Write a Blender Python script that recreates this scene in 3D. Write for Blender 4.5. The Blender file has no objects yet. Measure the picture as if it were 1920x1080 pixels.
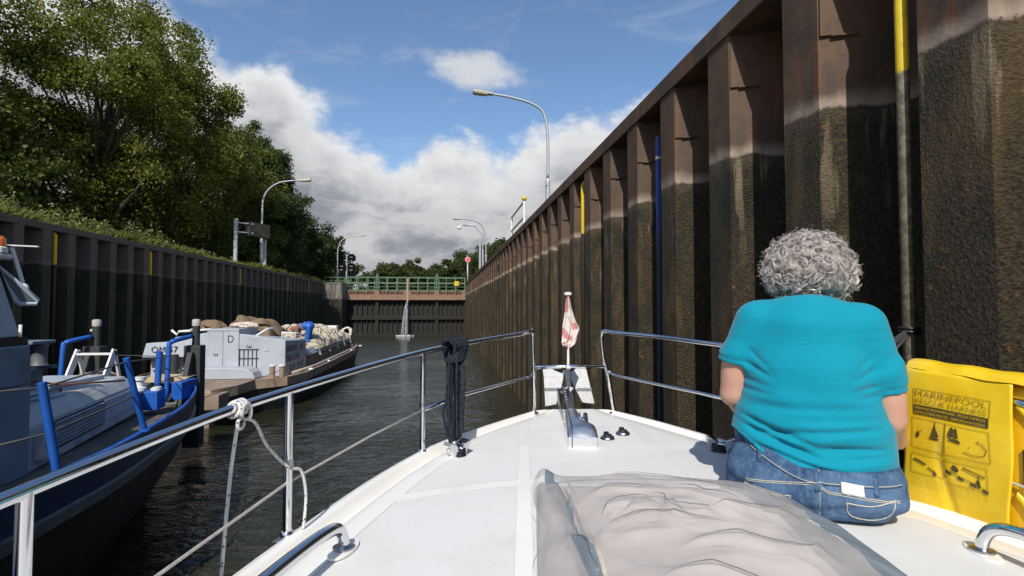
import bpy, bmesh, math, random
import numpy as np
from math import sin, cos, tan, pi, radians, atan, atan2, sqrt, degrees
from mathutils import Vector, Matrix
random.seed(7); RNG = np.random.default_rng(7)
S = bpy.context.scene
COL = S.collection

# ---------------------------------------------------------------- camera
YAW = atan(0.130); PITCH = atan(0.036*cos(YAW))
cam = bpy.data.cameras.new('camera'); camo = bpy.data.objects.new('camera', cam); COL.objects.link(camo)
cam.sensor_width = 36; cam.lens = 36*1000/1920; cam.clip_start = 0.02; cam.clip_end = 5000
camo.location = (0, 0, 2.8); camo.rotation_euler = (pi/2+PITCH, 0, -YAW)
S.camera = camo

# ---------------------------------------------------------------- light
SUN_EL = radians(43); SUN_AZ = radians(14)      # light travels towards +Y, leaning to +X by SUN_AZ
sl = bpy.data.lights.new('sun', 'SUN'); sl.energy = 4.6; sl.angle = radians(0.5); sl.color = (1.0, 0.94, 0.86)
so = bpy.data.objects.new('sun', sl); COL.objects.link(so)
tosun = Vector((-sin(SUN_AZ)*cos(SUN_EL), -cos(SUN_AZ)*cos(SUN_EL), sin(SUN_EL)))
so.rotation_euler = tosun.to_track_quat('Z', 'Y').to_euler()
S.view_settings.view_transform = 'Standard'; S.view_settings.look = 'None'
S.view_settings.exposure = 0.0; S.view_settings.gamma = 1.0
try: S.view_settings.use_curve_mapping = False
except Exception: pass
S.cycles.max_bounces = 8; S.cycles.transparent_max_bounces = 24

# ---------------------------------------------------------------- node helper
class G:
    """thin wrapper over a node tree"""
    def __init__(s, nt): s.t = nt; s.n = nt.nodes; s.l = nt.links
    def new(s, typ, **kw):
        n = s.n.new(typ)
        for k, v in kw.items(): setattr(n, k, v)
        return n
    def put(s, sock, v):
        if isinstance(v, bpy.types.NodeSocket): s.l.new(v, sock)
        elif v is not None:
            if isinstance(v, (tuple, list)) and sock.type == 'RGBA' and len(v) == 3: v = (*v, 1)
            sock.default_value = v
    def m(s, op, a, b=None, c=None, clamp=False):
        n = s.new('ShaderNodeMath', operation=op, use_clamp=clamp)
        s.put(n.inputs[0], a)
        if b is not None: s.put(n.inputs[1], b)
        if c is not None: s.put(n.inputs[2], c)
        return n.outputs[0]
    def vm(s, op, a, b=None):
        n = s.new('ShaderNodeVectorMath', operation=op); s.put(n.inputs[0], a)
        if b is not None: s.put(n.inputs[1], b)
        return n.outputs['Value' if op in ('DOT_PRODUCT', 'LENGTH', 'DISTANCE') else 'Vector']
    def mix(s, f, a, b, blend='MIX'):
        n = s.new('ShaderNodeMix', data_type='RGBA', blend_type=blend)
        s.put(n.inputs[0], f); s.put(n.inputs[6], a); s.put(n.inputs[7], b); return n.outputs[2]
    def noise(s, vec, scale, detail=4, rough=0.55, out='Fac', dist=0.0):
        n = s.new('ShaderNodeTexNoise'); s.put(n.inputs['Vector'], vec)
        n.inputs['Scale'].default_value = scale; n.inputs['Detail'].default_value = detail
        n.inputs['Roughness'].default_value = rough; n.inputs['Distortion'].default_value = dist
        return n.outputs[out]
    def voro(s, vec, scale, feature='F1', out='Distance'):
        n = s.new('ShaderNodeTexVoronoi', feature=feature); s.put(n.inputs['Vector'], vec)
        n.inputs['Scale'].default_value = scale; return n.outputs[out]
    def ss(s, x, lo, hi):
        n = s.new('ShaderNodeMapRange', interpolation_type='SMOOTHSTEP'); s.put(n.inputs[0], x)
        s.put(n.inputs[1], lo); s.put(n.inputs[2], hi); return n.outputs[0]
    def rng(s, x, lo, hi, a, b):
        n = s.new('ShaderNodeMapRange'); s.put(n.inputs[0], x)
        for i, v in enumerate((lo, hi, a, b)): s.put(n.inputs[i+1], v)
        return n.outputs[0]
    def scale(s, vec, sc):
        n = s.new('ShaderNodeMapping'); s.put(n.inputs[0], vec); n.inputs['Scale'].default_value = sc
        return n.outputs[0]
    def xyz(s, vec):
        n = s.new('ShaderNodeSeparateXYZ'); s.put(n.inputs[0], vec); return n.outputs
    def bump(s, h, strength, dist=0.01, normal=None):
        n = s.new('ShaderNodeBump'); s.put(n.inputs['Height'], h); n.inputs['Strength'].default_value = strength
        n.inputs['Distance'].default_value = dist
        if normal is not None: s.put(n.inputs['Normal'], normal)
        return n.outputs[0]
    def obj(s): return s.new('ShaderNodeTexCoord').outputs['Object']
    def pos(s): return s.new('ShaderNodeNewGeometry').outputs['Position']

def newmat(name):
    m = bpy.data.materials.new(name); m.use_nodes = True; g = G(m.node_tree); g.n.clear()
    out = g.new('ShaderNodeOutputMaterial'); b = g.new('ShaderNodeBsdfPrincipled'); g.l.new(b.outputs[0], out.inputs[0])
    return m, g, b, out

_mats = {}
def M(name, col, rough=0.5, metal=0.0, var=0.18, sc=6.0, bump=0.0, bsc=40.0, spec=0.5, coat=0.0, dirt=None, dsc=2.0, damt=0.5):
    """procedural material: base colour with noise variation, optional dirt patches, fine bump"""
    if name in _mats: return _mats[name]
    m, g, b, out = newmat(name)
    v = g.obj()
    n = g.noise(v, sc, 5, 0.6)
    f = g.rng(n, 0.25, 0.75, 1-var, 1+var)
    c = g.mix(1.0, (*col, 1), (1, 1, 1, 1), 'MULTIPLY')
    hs = g.new('ShaderNodeHueSaturation'); g.put(hs.inputs['Value'], f); g.put(hs.inputs['Color'], (*col, 1))
    c = hs.outputs[0]
    if dirt is not None:
        d = g.ss(g.noise(v, dsc, 6, 0.7), 0.5, 0.72)
        c = g.mix(g.m('MULTIPLY', d, damt), c, (*dirt, 1))
    g.put(b.inputs['Base Color'], c)
    g.put(b.inputs['Roughness'], g.rng(n, 0.2, 0.8, max(0.02, rough*0.8), min(1, rough*1.2)))
    b.inputs['Metallic'].default_value = metal
    b.inputs['Specular IOR Level'].default_value = spec
    b.inputs['Coat Weight'].default_value = coat
    if bump: g.put(b.inputs['Normal'], g.bump(g.noise(v, bsc, 4, 0.6), bump, 0.01))
    _mats[name] = m; return m

# ---------------------------------------------------------------- mesh helpers
class MB:
    def __init__(s): s.v = []; s.f = []; s.n = 0
    def add(s, v, f):
        v = np.asarray(v, float).reshape(-1, 3); s.v.append(v)
        s.f += [tuple(int(i)+s.n for i in q) for q in f]; s.n += len(v); return s
    def box(s, lo, hi):
        (a, b, c), (d, e, f) = lo, hi
        return s.add([(a, b, c), (d, b, c), (d, e, c), (a, e, c), (a, b, f), (d, b, f), (d, e, f), (a, e, f)],
              [(0, 3, 2, 1), (4, 5, 6, 7), (0, 1, 5, 4), (1, 2, 6, 5), (2, 3, 7, 6), (3, 0, 4, 7)])
    def hexa(s, p):   # 8 points, bottom ring then top ring
        return s.add(p, [(0, 3, 2, 1), (4, 5, 6, 7), (0, 1, 5, 4), (1, 2, 6, 5), (2, 3, 7, 6), (3, 0, 4, 7)])
    def bar(s, p, q, w, h, up=(0, 0, 1)):
        p = Vector(p); q = Vector(q); d = (q-p).normalized(); u = Vector(up)
        r = d.cross(u)
        if r.length < 1e-4: r = d.cross(Vector((1, 0, 0)))
        r.normalize(); u = r.cross(d)
        pts = [e + r*(a*w/2) + u*(b*h/2) for e in (p, q) for a, b in ((-1, -1), (1, -1), (1, 1), (-1, 1))]
        return s.hexa([tuple(x) for x in pts])
    def tube(s, path, r, seg=10, cap=True, closed=False):
        P = [Vector(p) for p in path]; n = len(P)
        R = r if hasattr(r, '__len__') else [r]*n
        T = []
        for i in range(n):
            a = P[i-1] if (i > 0 or closed) else P[i]; b = P[(i+1) % n] if (i < n-1 or closed) else P[i]
            t = (b-a); T.append(t.normalized() if t.length > 1e-9 else Vector((0, 0, 1)))
        u = T[0].orthogonal().normalized(); V = []; F = []
        for i in range(n):
            if i > 0:
                u = u - T[i]*u.dot(T[i])
                u = u.normalized() if u.length > 1e-6 else T[i].orthogonal().normalized()
            w = T[i].cross(u)
            for k in range(seg):
                a = 2*pi*k/seg; V.append(P[i] + (u*cos(a)+w*sin(a))*R[i])
        m = n if closed else n-1
        for i in range(m):
            j = (i+1) % n
            for k in range(seg):
                l = (k+1) % seg; F.append((i*seg+k, i*seg+l, j*seg+l, j*seg+k))
        if cap and not closed:
            F.append(tuple(range(seg-1, -1, -1))); F.append(tuple((n-1)*seg+k for k in range(seg)))
        return s.add([tuple(x) for x in V], F)
    def lathe(s, c, prof, seg=20, axis=(0, 0, 1)):   # prof: (radius, height)
        q = Vector((0, 0, 1)).rotation_difference(Vector(axis)); c = Vector(c); V = []; F = []; n = len(prof)
        for r, h in prof:
            for k in range(seg):
                a = 2*pi*k/seg; V.append(tuple(c + q @ Vector((r*cos(a), r*sin(a), h))))
        for i in range(n-1):
            for k in range(seg):
                l = (k+1) % seg; F.append((i*seg+k, i*seg+l, (i+1)*seg+l, (i+1)*seg+k))
        F.append(tuple(range(seg-1, -1, -1))); F.append(tuple((n-1)*seg+k for k in range(seg)))
        return s.add(V, F)
    def prism(s, poly, lo, hi, f):   # polygon (a,b) extruded lo..hi along a third axis, f(a,b,h)->xyz
        n = len(poly); V = [f(a, b, lo) for a, b in poly] + [f(a, b, hi) for a, b in poly]
        F = [tuple(range(n-1, -1, -1)), tuple(range(n, 2*n))] + [(i, (i+1) % n, n+(i+1) % n, n+i) for i in range(n)]
        return s.add(V, F)
    def grid(s, P, closed_u=False):    # P: array (nu, nv, 3)
        P = np.asarray(P, float); nu, nv = P.shape[:2]; F = []
        for i in range(nu if closed_u else nu-1):
            j = (i+1) % nu
            for k in range(nv-1): F.append((i*nv+k, j*nv+k, j*nv+k+1, i*nv+k+1))
        return s.add(P.reshape(-1, 3), F)
    def build(s, name, mat, parent=None, smooth=False, bevel=0.0, fix=False, auto=None):
        me = bpy.data.meshes.new(name); v = np.vstack(s.v) if s.v else np.zeros((0, 3))
        me.from_pydata(v.tolist(), [], s.f); me.update()
        if fix:
            bm = bmesh.new(); bm.from_mesh(me); bmesh.ops.recalc_face_normals(bm, faces=bm.faces); bm.to_mesh(me); bm.free()
        return link(name, me, mat, parent, smooth, bevel, auto)

def link(name, me, mat, parent=None, smooth=False, bevel=0.0, auto=None):
    for x in (mat if isinstance(mat, (list, tuple)) else [mat]): me.materials.append(x)
    if smooth: me.polygons.foreach_set('use_smooth', [True]*len(me.polygons))
    if auto:
        try: me.set_sharp_from_angle(angle=radians(auto))
        except Exception: pass
    o = bpy.data.objects.new(name, me); COL.objects.link(o)
    if parent is not None:
        o.parent = parent; o.matrix_parent_inverse = Matrix.Identity(4)
    if bevel:
        b = o.modifiers.new('bevel', 'BEVEL'); b.width = bevel; b.segments = 2; b.limit_method = 'ANGLE'; b.angle_limit = radians(40)
    return o

def thing(name, label, cat, loc=(0, 0, 0), rz=0.0, group=None, kind=None):
    o = bpy.data.objects.new(name, None); COL.objects.link(o); o.empty_display_size = 0.1
    o.location = loc; o.rotation_euler = (0, 0, rz); return tag(o, label, cat, group, kind)
def tag(o, label=None, cat=None, group=None, kind=None):
    if label: o['label'] = label
    if cat: o['category'] = cat
    if group: o['group'] = group
    if kind: o['kind'] = kind
    return o
def struct(o): o['kind'] = 'structure'; return o
def copy_tree(o, parent=None):
    c = o.copy(); COL.objects.link(c)
    if parent is not None: c.parent = parent
    for ch in list(o.children): copy_tree(ch, c)
    return c
def quads(name, P, mat, parent=None, smooth=False):    # P: (n,4,3) numpy quads, fast
    P = np.asarray(P, np.float32); n, k = P.shape[:2]
    me = bpy.data.meshes.new(name); me.vertices.add(n*k); me.vertices.foreach_set('co', P.reshape(-1))
    me.loops.add(n*k); me.loops.foreach_set('vertex_index', np.arange(n*k, dtype=np.int32))
    me.polygons.add(n); me.polygons.foreach_set('loop_start', np.arange(0, n*k, k, dtype=np.int32))
    try: me.polygons.foreach_set('loop_total', np.full(n, k, dtype=np.int32))
    except Exception: pass
    me.update(calc_edges=True)
    return link(name, me, mat, parent, smooth)
def textmesh(txt, size=1.0, extrude=0.0, align='LEFT', space=1.0, thin=0.0):
    """text as flat triangles: (verts n x 2 scaled, faces)"""
    cu = bpy.data.curves.new('text', 'FONT'); cu.body = txt; cu.size = size; cu.align_x = align; cu.space_character = space
    cu.resolution_u = 3; cu.offset = -thin
    o = bpy.data.objects.new('text', cu); COL.objects.link(o)
    dg = bpy.context.evaluated_depsgraph_get(); dg.update()
    me = bpy.data.meshes.new_from_object(o.evaluated_get(dg))
    v = np.array([x.co[:2] for x in me.vertices]).reshape(-1, 2); f = [tuple(p.vertices) for p in me.polygons]
    bpy.data.objects.remove(o); bpy.data.curves.remove(cu); bpy.data.meshes.remove(me)
    return v, f
def catmull(pts, k=8, closed=False):
    P = [np.array(p, float) for p in pts]; n = len(P); out = []
    for i in range(n if closed else n-1):
        g = lambda j: P[j % n] if closed else P[min(max(j, 0), n-1)]
        a, b, c, d = g(i-1), g(i), g(i+1), g(i+2)
        for t in np.linspace(0, 1, k, endpoint=False):
            out.append(0.5*((2*b)+(-a+c)*t+(2*a-5*b+4*c-d)*t*t+(-a+3*b-3*c+d)*t**3))
    if not closed: out.append(P[-1])
    return out

# ---------------------------------------------------------------- sky
W = bpy.data.worlds.new('World'); S.world = W; W.use_nodes = True
g = G(W.node_tree); g.n.clear()
wo = g.new('ShaderNodeOutputWorld'); bg = g.new('ShaderNodeBackground'); g.l.new(bg.outputs[0], wo.inputs[0])
SKYS = 0.1
bg.inputs['Strength'].default_value = SKYS
sky = g.new('ShaderNodeTexSky', sky_type='NISHITA'); sky.sun_disc = False
sky.sun_elevation = SUN_EL; sky.sun_rotation = pi + SUN_AZ; sky.air_density = 1.0; sky.dust_density = 0.6; sky.ozone_density = 2.5
d = g.vm('NORMALIZE', g.new('ShaderNodeTexCoord').outputs['Generated'])
X, Y, Z = g.xyz(d)
az = g.m('MULTIPLY', g.m('ARCTAN2', X, g.m('ABSOLUTE', Y)), 180/pi)
el = g.m('MULTIPLY', g.m('ARCSINE', Z), 180/pi)
fc = g.new('ShaderNodeFloatCurve'); g.put(fc.inputs['Value'], g.m('DIVIDE', g.m('ADD', az, 60), 120, clamp=True))
edge = [(-60, 24), (-30.4, 25.5), (-26.5, 25.0), (-23.5, 22.6), (-20.4, 22.2), (-18.1, 23.8), (-14.7, 21.8), (-11.6, 19.6), (-7.3, 17.6), (-4.0, 15.6), (-1.8, 16.6),
        (1.6, 17.6), (5.7, 17.4), (10.3, 18.6), (15.5, 20.2), (20, 20.4), (26.4, 20.6), (60, 22)]
cv = fc.mapping.curves[0]
cv.points[0].location = (0, edge[0][1]/40); cv.points[1].location = (1, edge[-1][1]/40)
for a, e in edge[1:-1]: cv.points.new((a+60)/120, e/40)
fc.mapping.update()
bnd = g.m('MULTIPLY', fc.outputs[0], 40)
sv = g.scale(d, (1, 1, 1.5))
n1 = g.noise(sv, 7.0, 8, 0.58, dist=0.3); n2 = g.noise(sv, 22, 6, 0.6); n3 = g.noise(g.vm('ADD', sv, (3.1, 1.7, 0.4)), 5.0, 6, 0.55)
warp = g.m('ADD', g.m('MULTIPLY', g.m('SUBTRACT', n1, 0.5), 11), g.m('MULTIPLY', g.m('SUBTRACT', n2, 0.5), 4.5))
depth = g.m('SUBTRACT', g.m('ADD', bnd, warp), el)
mask = g.ss(depth, -0.8, 2.6)
# a small lone cloud and a faint veil
e2 = g.m('ADD', g.m('POWER', g.m('DIVIDE', g.m('SUBTRACT', az, 3.3), 5.6), 2), g.m('POWER', g.m('DIVIDE', g.m('SUBTRACT', el, g.m('ADD', 24.3, g.m('MULTIPLY', g.m('SUBTRACT', az, 3.3), -0.06))), 2.0), 2))
small = g.ss(g.m('ADD', g.m('SUBTRACT', 0.95, e2), g.m('MULTIPLY', warp, 0.30)), 0.0, 1.1)
veil = g.m('MULTIPLY', g.ss(g.noise(g.scale(d, (1.6, 1, 5)), 4, 7, 0.62, dist=0.6), 0.52, 0.85), 0.32)
n4 = g.noise(g.vm('ADD', g.scale(d, (1, 1, 2.4)), (7.1, 2.7, 1.4)), 11.0, 7, 0.58, dist=.25)
lump = g.ss(g.m('ADD', g.m('MULTIPLY', n3, .45), g.m('MULTIPLY', n4, .55)), 0.40, 0.60)
low = g.ss(depth, 1.2, 8.5)
c_top = g.mix(g.ss(n2, 0.3, 0.7), (7.0, 7.15, 7.4, 1), (8.8, 8.8, 8.8, 1))
c_low = g.mix(lump, (2.75, 2.95, 3.35, 1), (6.0, 6.0, 6.15, 1))
cc = g.mix(low, c_top, c_low)
cc = g.mix(g.m('MULTIPLY', g.ss(el, 7.0, 0.5), 0.5), cc, (4.9, 4.8, 5.1, 1))
skyc = g.mix(1.0, sky.outputs[0], (1.30, 1.42, 1.48, 1), 'MULTIPLY')
colr = g.mix(veil, skyc, (6.5, 6.7, 7.0, 1))
colr = g.mix(g.m('MULTIPLY', small, 0.85), colr, (7.2, 7.3, 7.5, 1))
colr = g.mix(mask, colr, cc)
g.l.new(colr, bg.inputs[0])
W.cycles.sampling_method = 'MANUAL'; W.cycles.sample_map_resolution = 512
# ================================================================ materials of the lock
WL = 4.02     # height of the tide mark on the walls
def wall_material(name, wet_a, wet_b, speck, rust_a, rust_b, chalk):
    m, g, b, out = newmat(name); p = g.pos(); x, y, z = g.xyz(p)
    zz = g.m('SUBTRACT', z, g.m('ADD', WL, g.m('MULTIPLY', g.m('SUBTRACT', g.noise(g.scale(p, (1, 1, 0.3)), 2.2, 4), 0.5), 0.16)))
    # rusty upper part
    st = g.noise(g.scale(p, (1, 1, 0.12)), 7, 5, 0.65); bl = g.noise(p, 2.6, 5, 0.6)
    up = g.mix(g.ss(bl, 0.3, 0.7), (*rust_a, 1), (*rust_b, 1))
    up = g.mix(g.m('MULTIPLY', g.ss(st, 0.50, 0.70), 0.75), up, (rust_b[0]*1.55, rust_b[1]*1.0, rust_b[2]*0.70, 1))
    up = g.mix(g.m('MULTIPLY', g.ss(g.noise(p, 11, 5, 0.7), 0.55, 0.8), 0.5), up, (rust_a[0]*0.4, rust_a[1]*0.4, rust_a[2]*0.42, 1))
    # chalky tide line
    band = g.m('MULTIPLY', g.ss(zz, -0.015, 0.03), g.ss(zz, g.m('ADD', 0.05, g.m('MULTIPLY', bl, 0.20)), 0.02))
    up = g.mix(g.m('MULTIPLY', band, g.rng(st, 0.3, 0.7, 0.2, 0.8)), up, (*chalk, 1))
    # wet, overgrown lower part
    f = g.noise(p, 46, 6, 0.72); f2 = g.noise(g.scale(p, (1, 1, 0.5)), 4.5, 4, 0.6)
    dn = g.mix(g.ss(f, 0.35, 0.66), (*wet_a, 1), (*wet_b, 1))
    dn = g.mix(g.m('MULTIPLY', g.ss(f2, 0.45, 0.7), 0.55), dn, (wet_a[0]*0.8, wet_a[1]*1.3, wet_a[2]*0.8, 1))
    sp = g.m('MULTIPLY', g.ss(g.noise(p, 21, 3, 0.6), 0.63, 0.73), g.ss(f2, 0.4, 0.62))
    dn = g.mix(g.m('MULTIPLY', g.ss(g.noise(g.scale(p, (1, 1, 0.22)), 3.0, 5, 0.65), 0.5, 0.66), 0.75), dn, (wet_b[0]*1.5, wet_b[1]*1.35, wet_b[2]*1.1, 1))
    dn = g.mix(g.m('MULTIPLY', g.ss(g.noise(g.vm('ADD', p, (5, 3, 1)), 1.6, 4, 0.6), 0.50, 0.68), 0.7), dn, (wet_a[0]*0.6, wet_a[1]*0.75, wet_a[2]*0.6, 1))
    dn = g.mix(g.m('MULTIPLY', sp, 0.8), dn, (*speck, 1))
    drip = g.m('MULTIPLY', g.ss(g.noise(g.scale(p, (1, 1, 0.10)), 9, 4, 0.6), 0.56, 0.66), g.ss(zz, g.rng(bl, 0.3, 0.7, -1.6, -0.15), 0.0))
    dn = g.mix(g.m('MULTIPLY', drip, 0.7), dn, (chalk[0]*0.62, chalk[1]*0.62, chalk[2]*0.5, 1))
    dn = g.mix(g.m('MULTIPLY', g.ss(zz, -0.12, -0.02), 0.35), dn, (chalk[0]*0.25, chalk[1]*0.25, chalk[2]*0.2, 1))
    k = g.ss(g.m('ADD', zz, g.m('MULTIPLY', g.m('SUBTRACT', f, 0.5), 0.10)), -0.02, 0.012)
    g.put(b.inputs['Base Color'], g.mix(k, dn, up))
    g.put(b.inputs['Roughness'], g.rng(k, 0, 1, 0.62, 0.72)); b.inputs['Specular IOR Level'].default_value = 0.35
    big = g.noise(g.scale(p, (1, 1, 0.6)), 6, 4, 0.6)
    h = g.m('ADD', g.m('MULTIPLY', g.m('MULTIPLY', g.m('ADD', g.m('ADD', f, big), g.m('MULTIPLY', g.voro(p, 75), 0.35)), g.m('SUBTRACT', 1.0, k)), 1.7), g.m('MULTIPLY', g.noise(p, 22, 5), 0.25))
    g.put(b.inputs['Normal'], g.bump(h, 0.85, 0.016))
    return m
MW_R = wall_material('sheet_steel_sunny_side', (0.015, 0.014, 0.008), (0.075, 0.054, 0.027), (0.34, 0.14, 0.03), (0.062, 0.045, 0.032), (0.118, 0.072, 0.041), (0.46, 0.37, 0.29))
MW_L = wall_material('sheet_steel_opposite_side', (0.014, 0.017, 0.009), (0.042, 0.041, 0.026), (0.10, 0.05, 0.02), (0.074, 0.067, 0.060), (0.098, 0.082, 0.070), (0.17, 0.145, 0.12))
M_YEL = M('yellow_paint', (0.62, 0.44, 0.015), 0.5, var=0.15, sc=9, dirt=(0.16, 0.10, 0.04), dsc=6)
M_GALV = M('galvanised_steel', (0.42, 0.44, 0.46), 0.5, 0.35, var=0.15, sc=20)
M_CONC = M('pale_concrete', (0.33, 0.31, 0.28), 0.9, var=0.25, sc=3, bump=0.3, bsc=30, dirt=(0.10, 0.09, 0.07), damt=0.7)
M_DARK = M('black_enamel', (0.015, 0.017, 0.018), 0.45)
M_GREENRAIL = M('pale_green_paint', (0.10, 0.175, 0.115), 0.55, var=0.2, sc=5)
M_BEAM = M('rusty_orange_steel', (0.235, 0.15, 0.098), 0.75, var=0.3, sc=3, dirt=(0.12, 0.06, 0.04), damt=0.6, bump=0.2)
M_BEAMD = M('dark_rusty_steel', (0.17, 0.085, 0.055), 0.8, var=0.3, sc=4)

# ================================================================ water, ground
def water_material():
    m, g, b, out = newmat('canal_water'); p = g.pos(); v = g.scale(p, (1.0, 1.5, 1))
    b.inputs['Base Color'].default_value = (0.021, 0.022, 0.012, 1); b.inputs['Roughness'].default_value = 0.03
    b.inputs['IOR'].default_value = 1.33
    n1 = g.noise(v, 0.9, 3, 0.5, dist=0.4); n2 = g.noise(v, 3.2, 4, 0.55, dist=0.8); n3 = g.noise(v, 11, 3, 0.5)
    calm = g.ss(g.noise(p, 0.16, 2), 0.38, 0.62)
    h = g.m('ADD', g.m('MULTIPLY', n1, 0.9), g.m('MULTIPLY', g.m('ADD', n2, g.m('MULTIPLY', n3, 0.22)), g.rng(calm, 0, 1, 0.25, 0.72)))
    g.put(b.inputs['Normal'], g.bump(h, 1.0, 0.105))
    return m
M_WATER = water_material()
mb = MB(); mb.grid([[(x, y, 0.0) for y in (-60, 0, 57)] for x in (-11.9, -4, 2.85)])
struct(mb.build('water', M_WATER))
mb = MB(); mb.grid([[(x, y, 3.3) for y in (56.2, 90, 420)] for x in (-13, -4, 5)])
struct(mb.build('upper_water', M_WATER))
MG, g, b, out = newmat('meadow_soil'); p = g.pos()
g.put(b.inputs['Base Color'], g.mix(g.ss(g.noise(p, 0.8, 6, 0.65), 0.35, 0.65), (0.035, 0.055, 0.014, 1), (0.075, 0.085, 0.025, 1))); b.inputs['Roughness'].default_value = 0.95
mb = MB()
def bank(x): return 5.12
mb.grid([[(x, y, z) for y in (-80, 0, 60, 200, 420)] for x, z in ((-900, 6.0), (-60, 6.0), (-30, 5.75), (-16, 5.4), (-11.75, 5.10))])
mb.grid([[(x, y, z) for y in (-80, 0, 60, 200, 420)] for x, z in ((2.75, 5.10), (8, 5.3), (40, 5.6), (900, 6.0))])
mb.grid([[(x, y, 5.6) for y in (420, 3000)] for x in (-900, 0, 900)])
mb.grid([[(-12.5, y, z) for y in (56, 420)] for z in (2.5, 5.1)]); mb.grid([[(4.5, y, z) for y in (56, 420)] for z in (2.5, 5.1)])
mb.grid([[(x, 420, z) for x in (-13, 5)] for z in (2.5, 5.6)])
struct(mb.build('ground', MG))

# ================================================================ chamber walls
TOP = 5.2; PER = 1.03
def sheet_wall(sign, xo, y0, y1, phase, mat, name, label):
    """corrugated steel piling. xo: outer face, recess goes away from the chamber; sign=+1 right wall, -1 left wall"""
    root = thing(name, label, 'wall', (xo, 0, 0))
    prof = []; y = phase
    while y > y0: y -= PER
    tops = []
    while y < y1:      # seen along +Y: outer flat, flank, web, flank
        tops.append(y)
        prof += [(0.0, y), (0.0, y+0.34), (0.43, y+0.34+0.17), (0.43, y+PER-0.17)]
        y += PER
    zs = [-1.5, 1.0, 3.0, WL, TOP-0.19]
    mb = MB(); mb.grid([[(sign*a, yy, z) for z in zs] for a, yy in prof])
    # solid body behind
    mb.box((min(sign*0.45, sign*0.6), y0, -1.5), (max(sign*0.45, sign*0.6), y1, TOP-0.19))
    mb.build('sheet_piling', mat, root)
    mb = MB(); a, b_ = sorted((sign*-0.015, sign*0.62))
    L = 7.9; yy = y0
    while yy < y1:
        e = min(yy+L, y1); mb.box((a, yy, TOP-0.19), (b_, e-0.012, TOP)); yy = e
    mb.build('cap_beam', mat, root, bevel=0.012)
    return root, tops
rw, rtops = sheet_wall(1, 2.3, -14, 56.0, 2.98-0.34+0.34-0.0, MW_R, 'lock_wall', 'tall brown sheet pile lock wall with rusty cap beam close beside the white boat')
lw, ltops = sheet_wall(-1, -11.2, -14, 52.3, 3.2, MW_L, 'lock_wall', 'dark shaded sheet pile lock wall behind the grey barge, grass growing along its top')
# small gusset plates under the cap on the right wall
mb = MB(); mb.prism([(0.004, 0), (0.19, -0.50), (0.19, -0.515), (0.0, -0.515)], 0, 0.012, lambda a, b, h: (a, h, b)); mb.box((0.06, -0.012, -0.525), (0.22, 0.012, -0.5155))
gm = None
for y in rtops:
    if y < 0.5 or y > 46: continue
    # flank facing the camera is at the near end of each outer flat
    if gm is None: gm = mb.build('gusset_plate', MW_R, rw); o = gm
    else: o = gm.copy(); COL.objects.link(o)
    o.location = (0.0, y-0.022, TOP-0.20); o.rotation_euler = (0, 0, radians(-18)); o.scale = (1, 1, random.uniform(0.8, 1.15))
# end wall behind the piling towards the lower gate is out of view

# mooring poles in the recesses
MP, g, b, out = newmat('painted_pole_half_muddy'); p = g.pos(); z = g.xyz(p)[2]
n = g.noise(p, 18, 4)
k = g.ss(g.m('ADD', z, g.m('MULTIPLY', n, 0.15)), 4.08, 4.11)
mud = g.mix(g.ss(g.noise(p, 26, 5, 0.7), 0.4, 0.65), (0.10, 0.082, 0.055, 1), (0.24, 0.205, 0.15, 1))
g.put(b.inputs['Base Color'], g.mix(k, mud, g.mix(g.ss(n, 0.55, 0.8), (0.72, 0.53, 0.02, 1), (0.45, 0.30, 0.02, 1)))); b.inputs['Roughness'].default_value = 0.6
g.put(b.inputs['Normal'], g.bump(n, 0.4, 0.006))
MPD, g, b, out = newmat('painted_pole_dark_below'); p = g.pos(); z = g.xyz(p)[2]; n = g.noise(p, 18, 4)
k = g.ss(g.m('ADD', z, g.m('MULTIPLY', n, 0.15)), 4.10, 4.13)
g.put(b.inputs['Base Color'], g.mix(k, (0.03, 0.03, 0.02, 1), g.mix(g.ss(n, 0.55, 0.8), (0.66, 0.47, 0.02, 1), (0.40, 0.27, 0.02, 1)))); b.inputs['Roughness'].default_value = 0.6
def pole(x, y, zt, side, mat, label, r=0.028, zb=-0.6, group='yellow mooring poles in the lock walls'):
    mb = MB(); pts = [(0, 0, zb-zt+0.0), (0, 0, -0.14)] + [(side*(0.10-0.10*cos(a)), 0, -0.14+0.11*sin(a)) for a in np.linspace(0.2, pi/2, 5)] + [(side*0.3, 0, -0.03)]
    mb.tube(pts, r, 10); o = mb.build('mooring_pole', mat, None, True); o.location = (x, y, zt)
    return tag(o, label, 'pole', group)
pole(2.345, 2.425, 4.80, 1, MP, 'thick yellow pole with a mud caked lower half right of the woman in blue', 0.031)
def near(y, tops):     # middle of the nearest recess
    return min((t+0.34+0.345 for t in tops), key=lambda c: abs(c-y))
pole(2.36, near(9.2, rtops)-0.02, 4.98, 1, MPD, 'yellow pole on the sunny brown wall left of the blue pipe, below the curved lamp', 0.034)
pole(2.36, near(16.4, rtops)-0.25, 5.0, 1, MPD, 'yellow pole right under the white ladder railing of the sunny wall', 0.045)
pole(2.36, near(19.3, rtops)-0.2, 4.75, 1, MPD, 'short yellow pole a little beyond the white ladder railing on the sunny wall', 0.045)
pole(2.34, near(44, rtops)-0.2, 4.9, 1, MPD, 'distant yellow pole on the sunny wall just before the green gate railing', 0.05)
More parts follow.
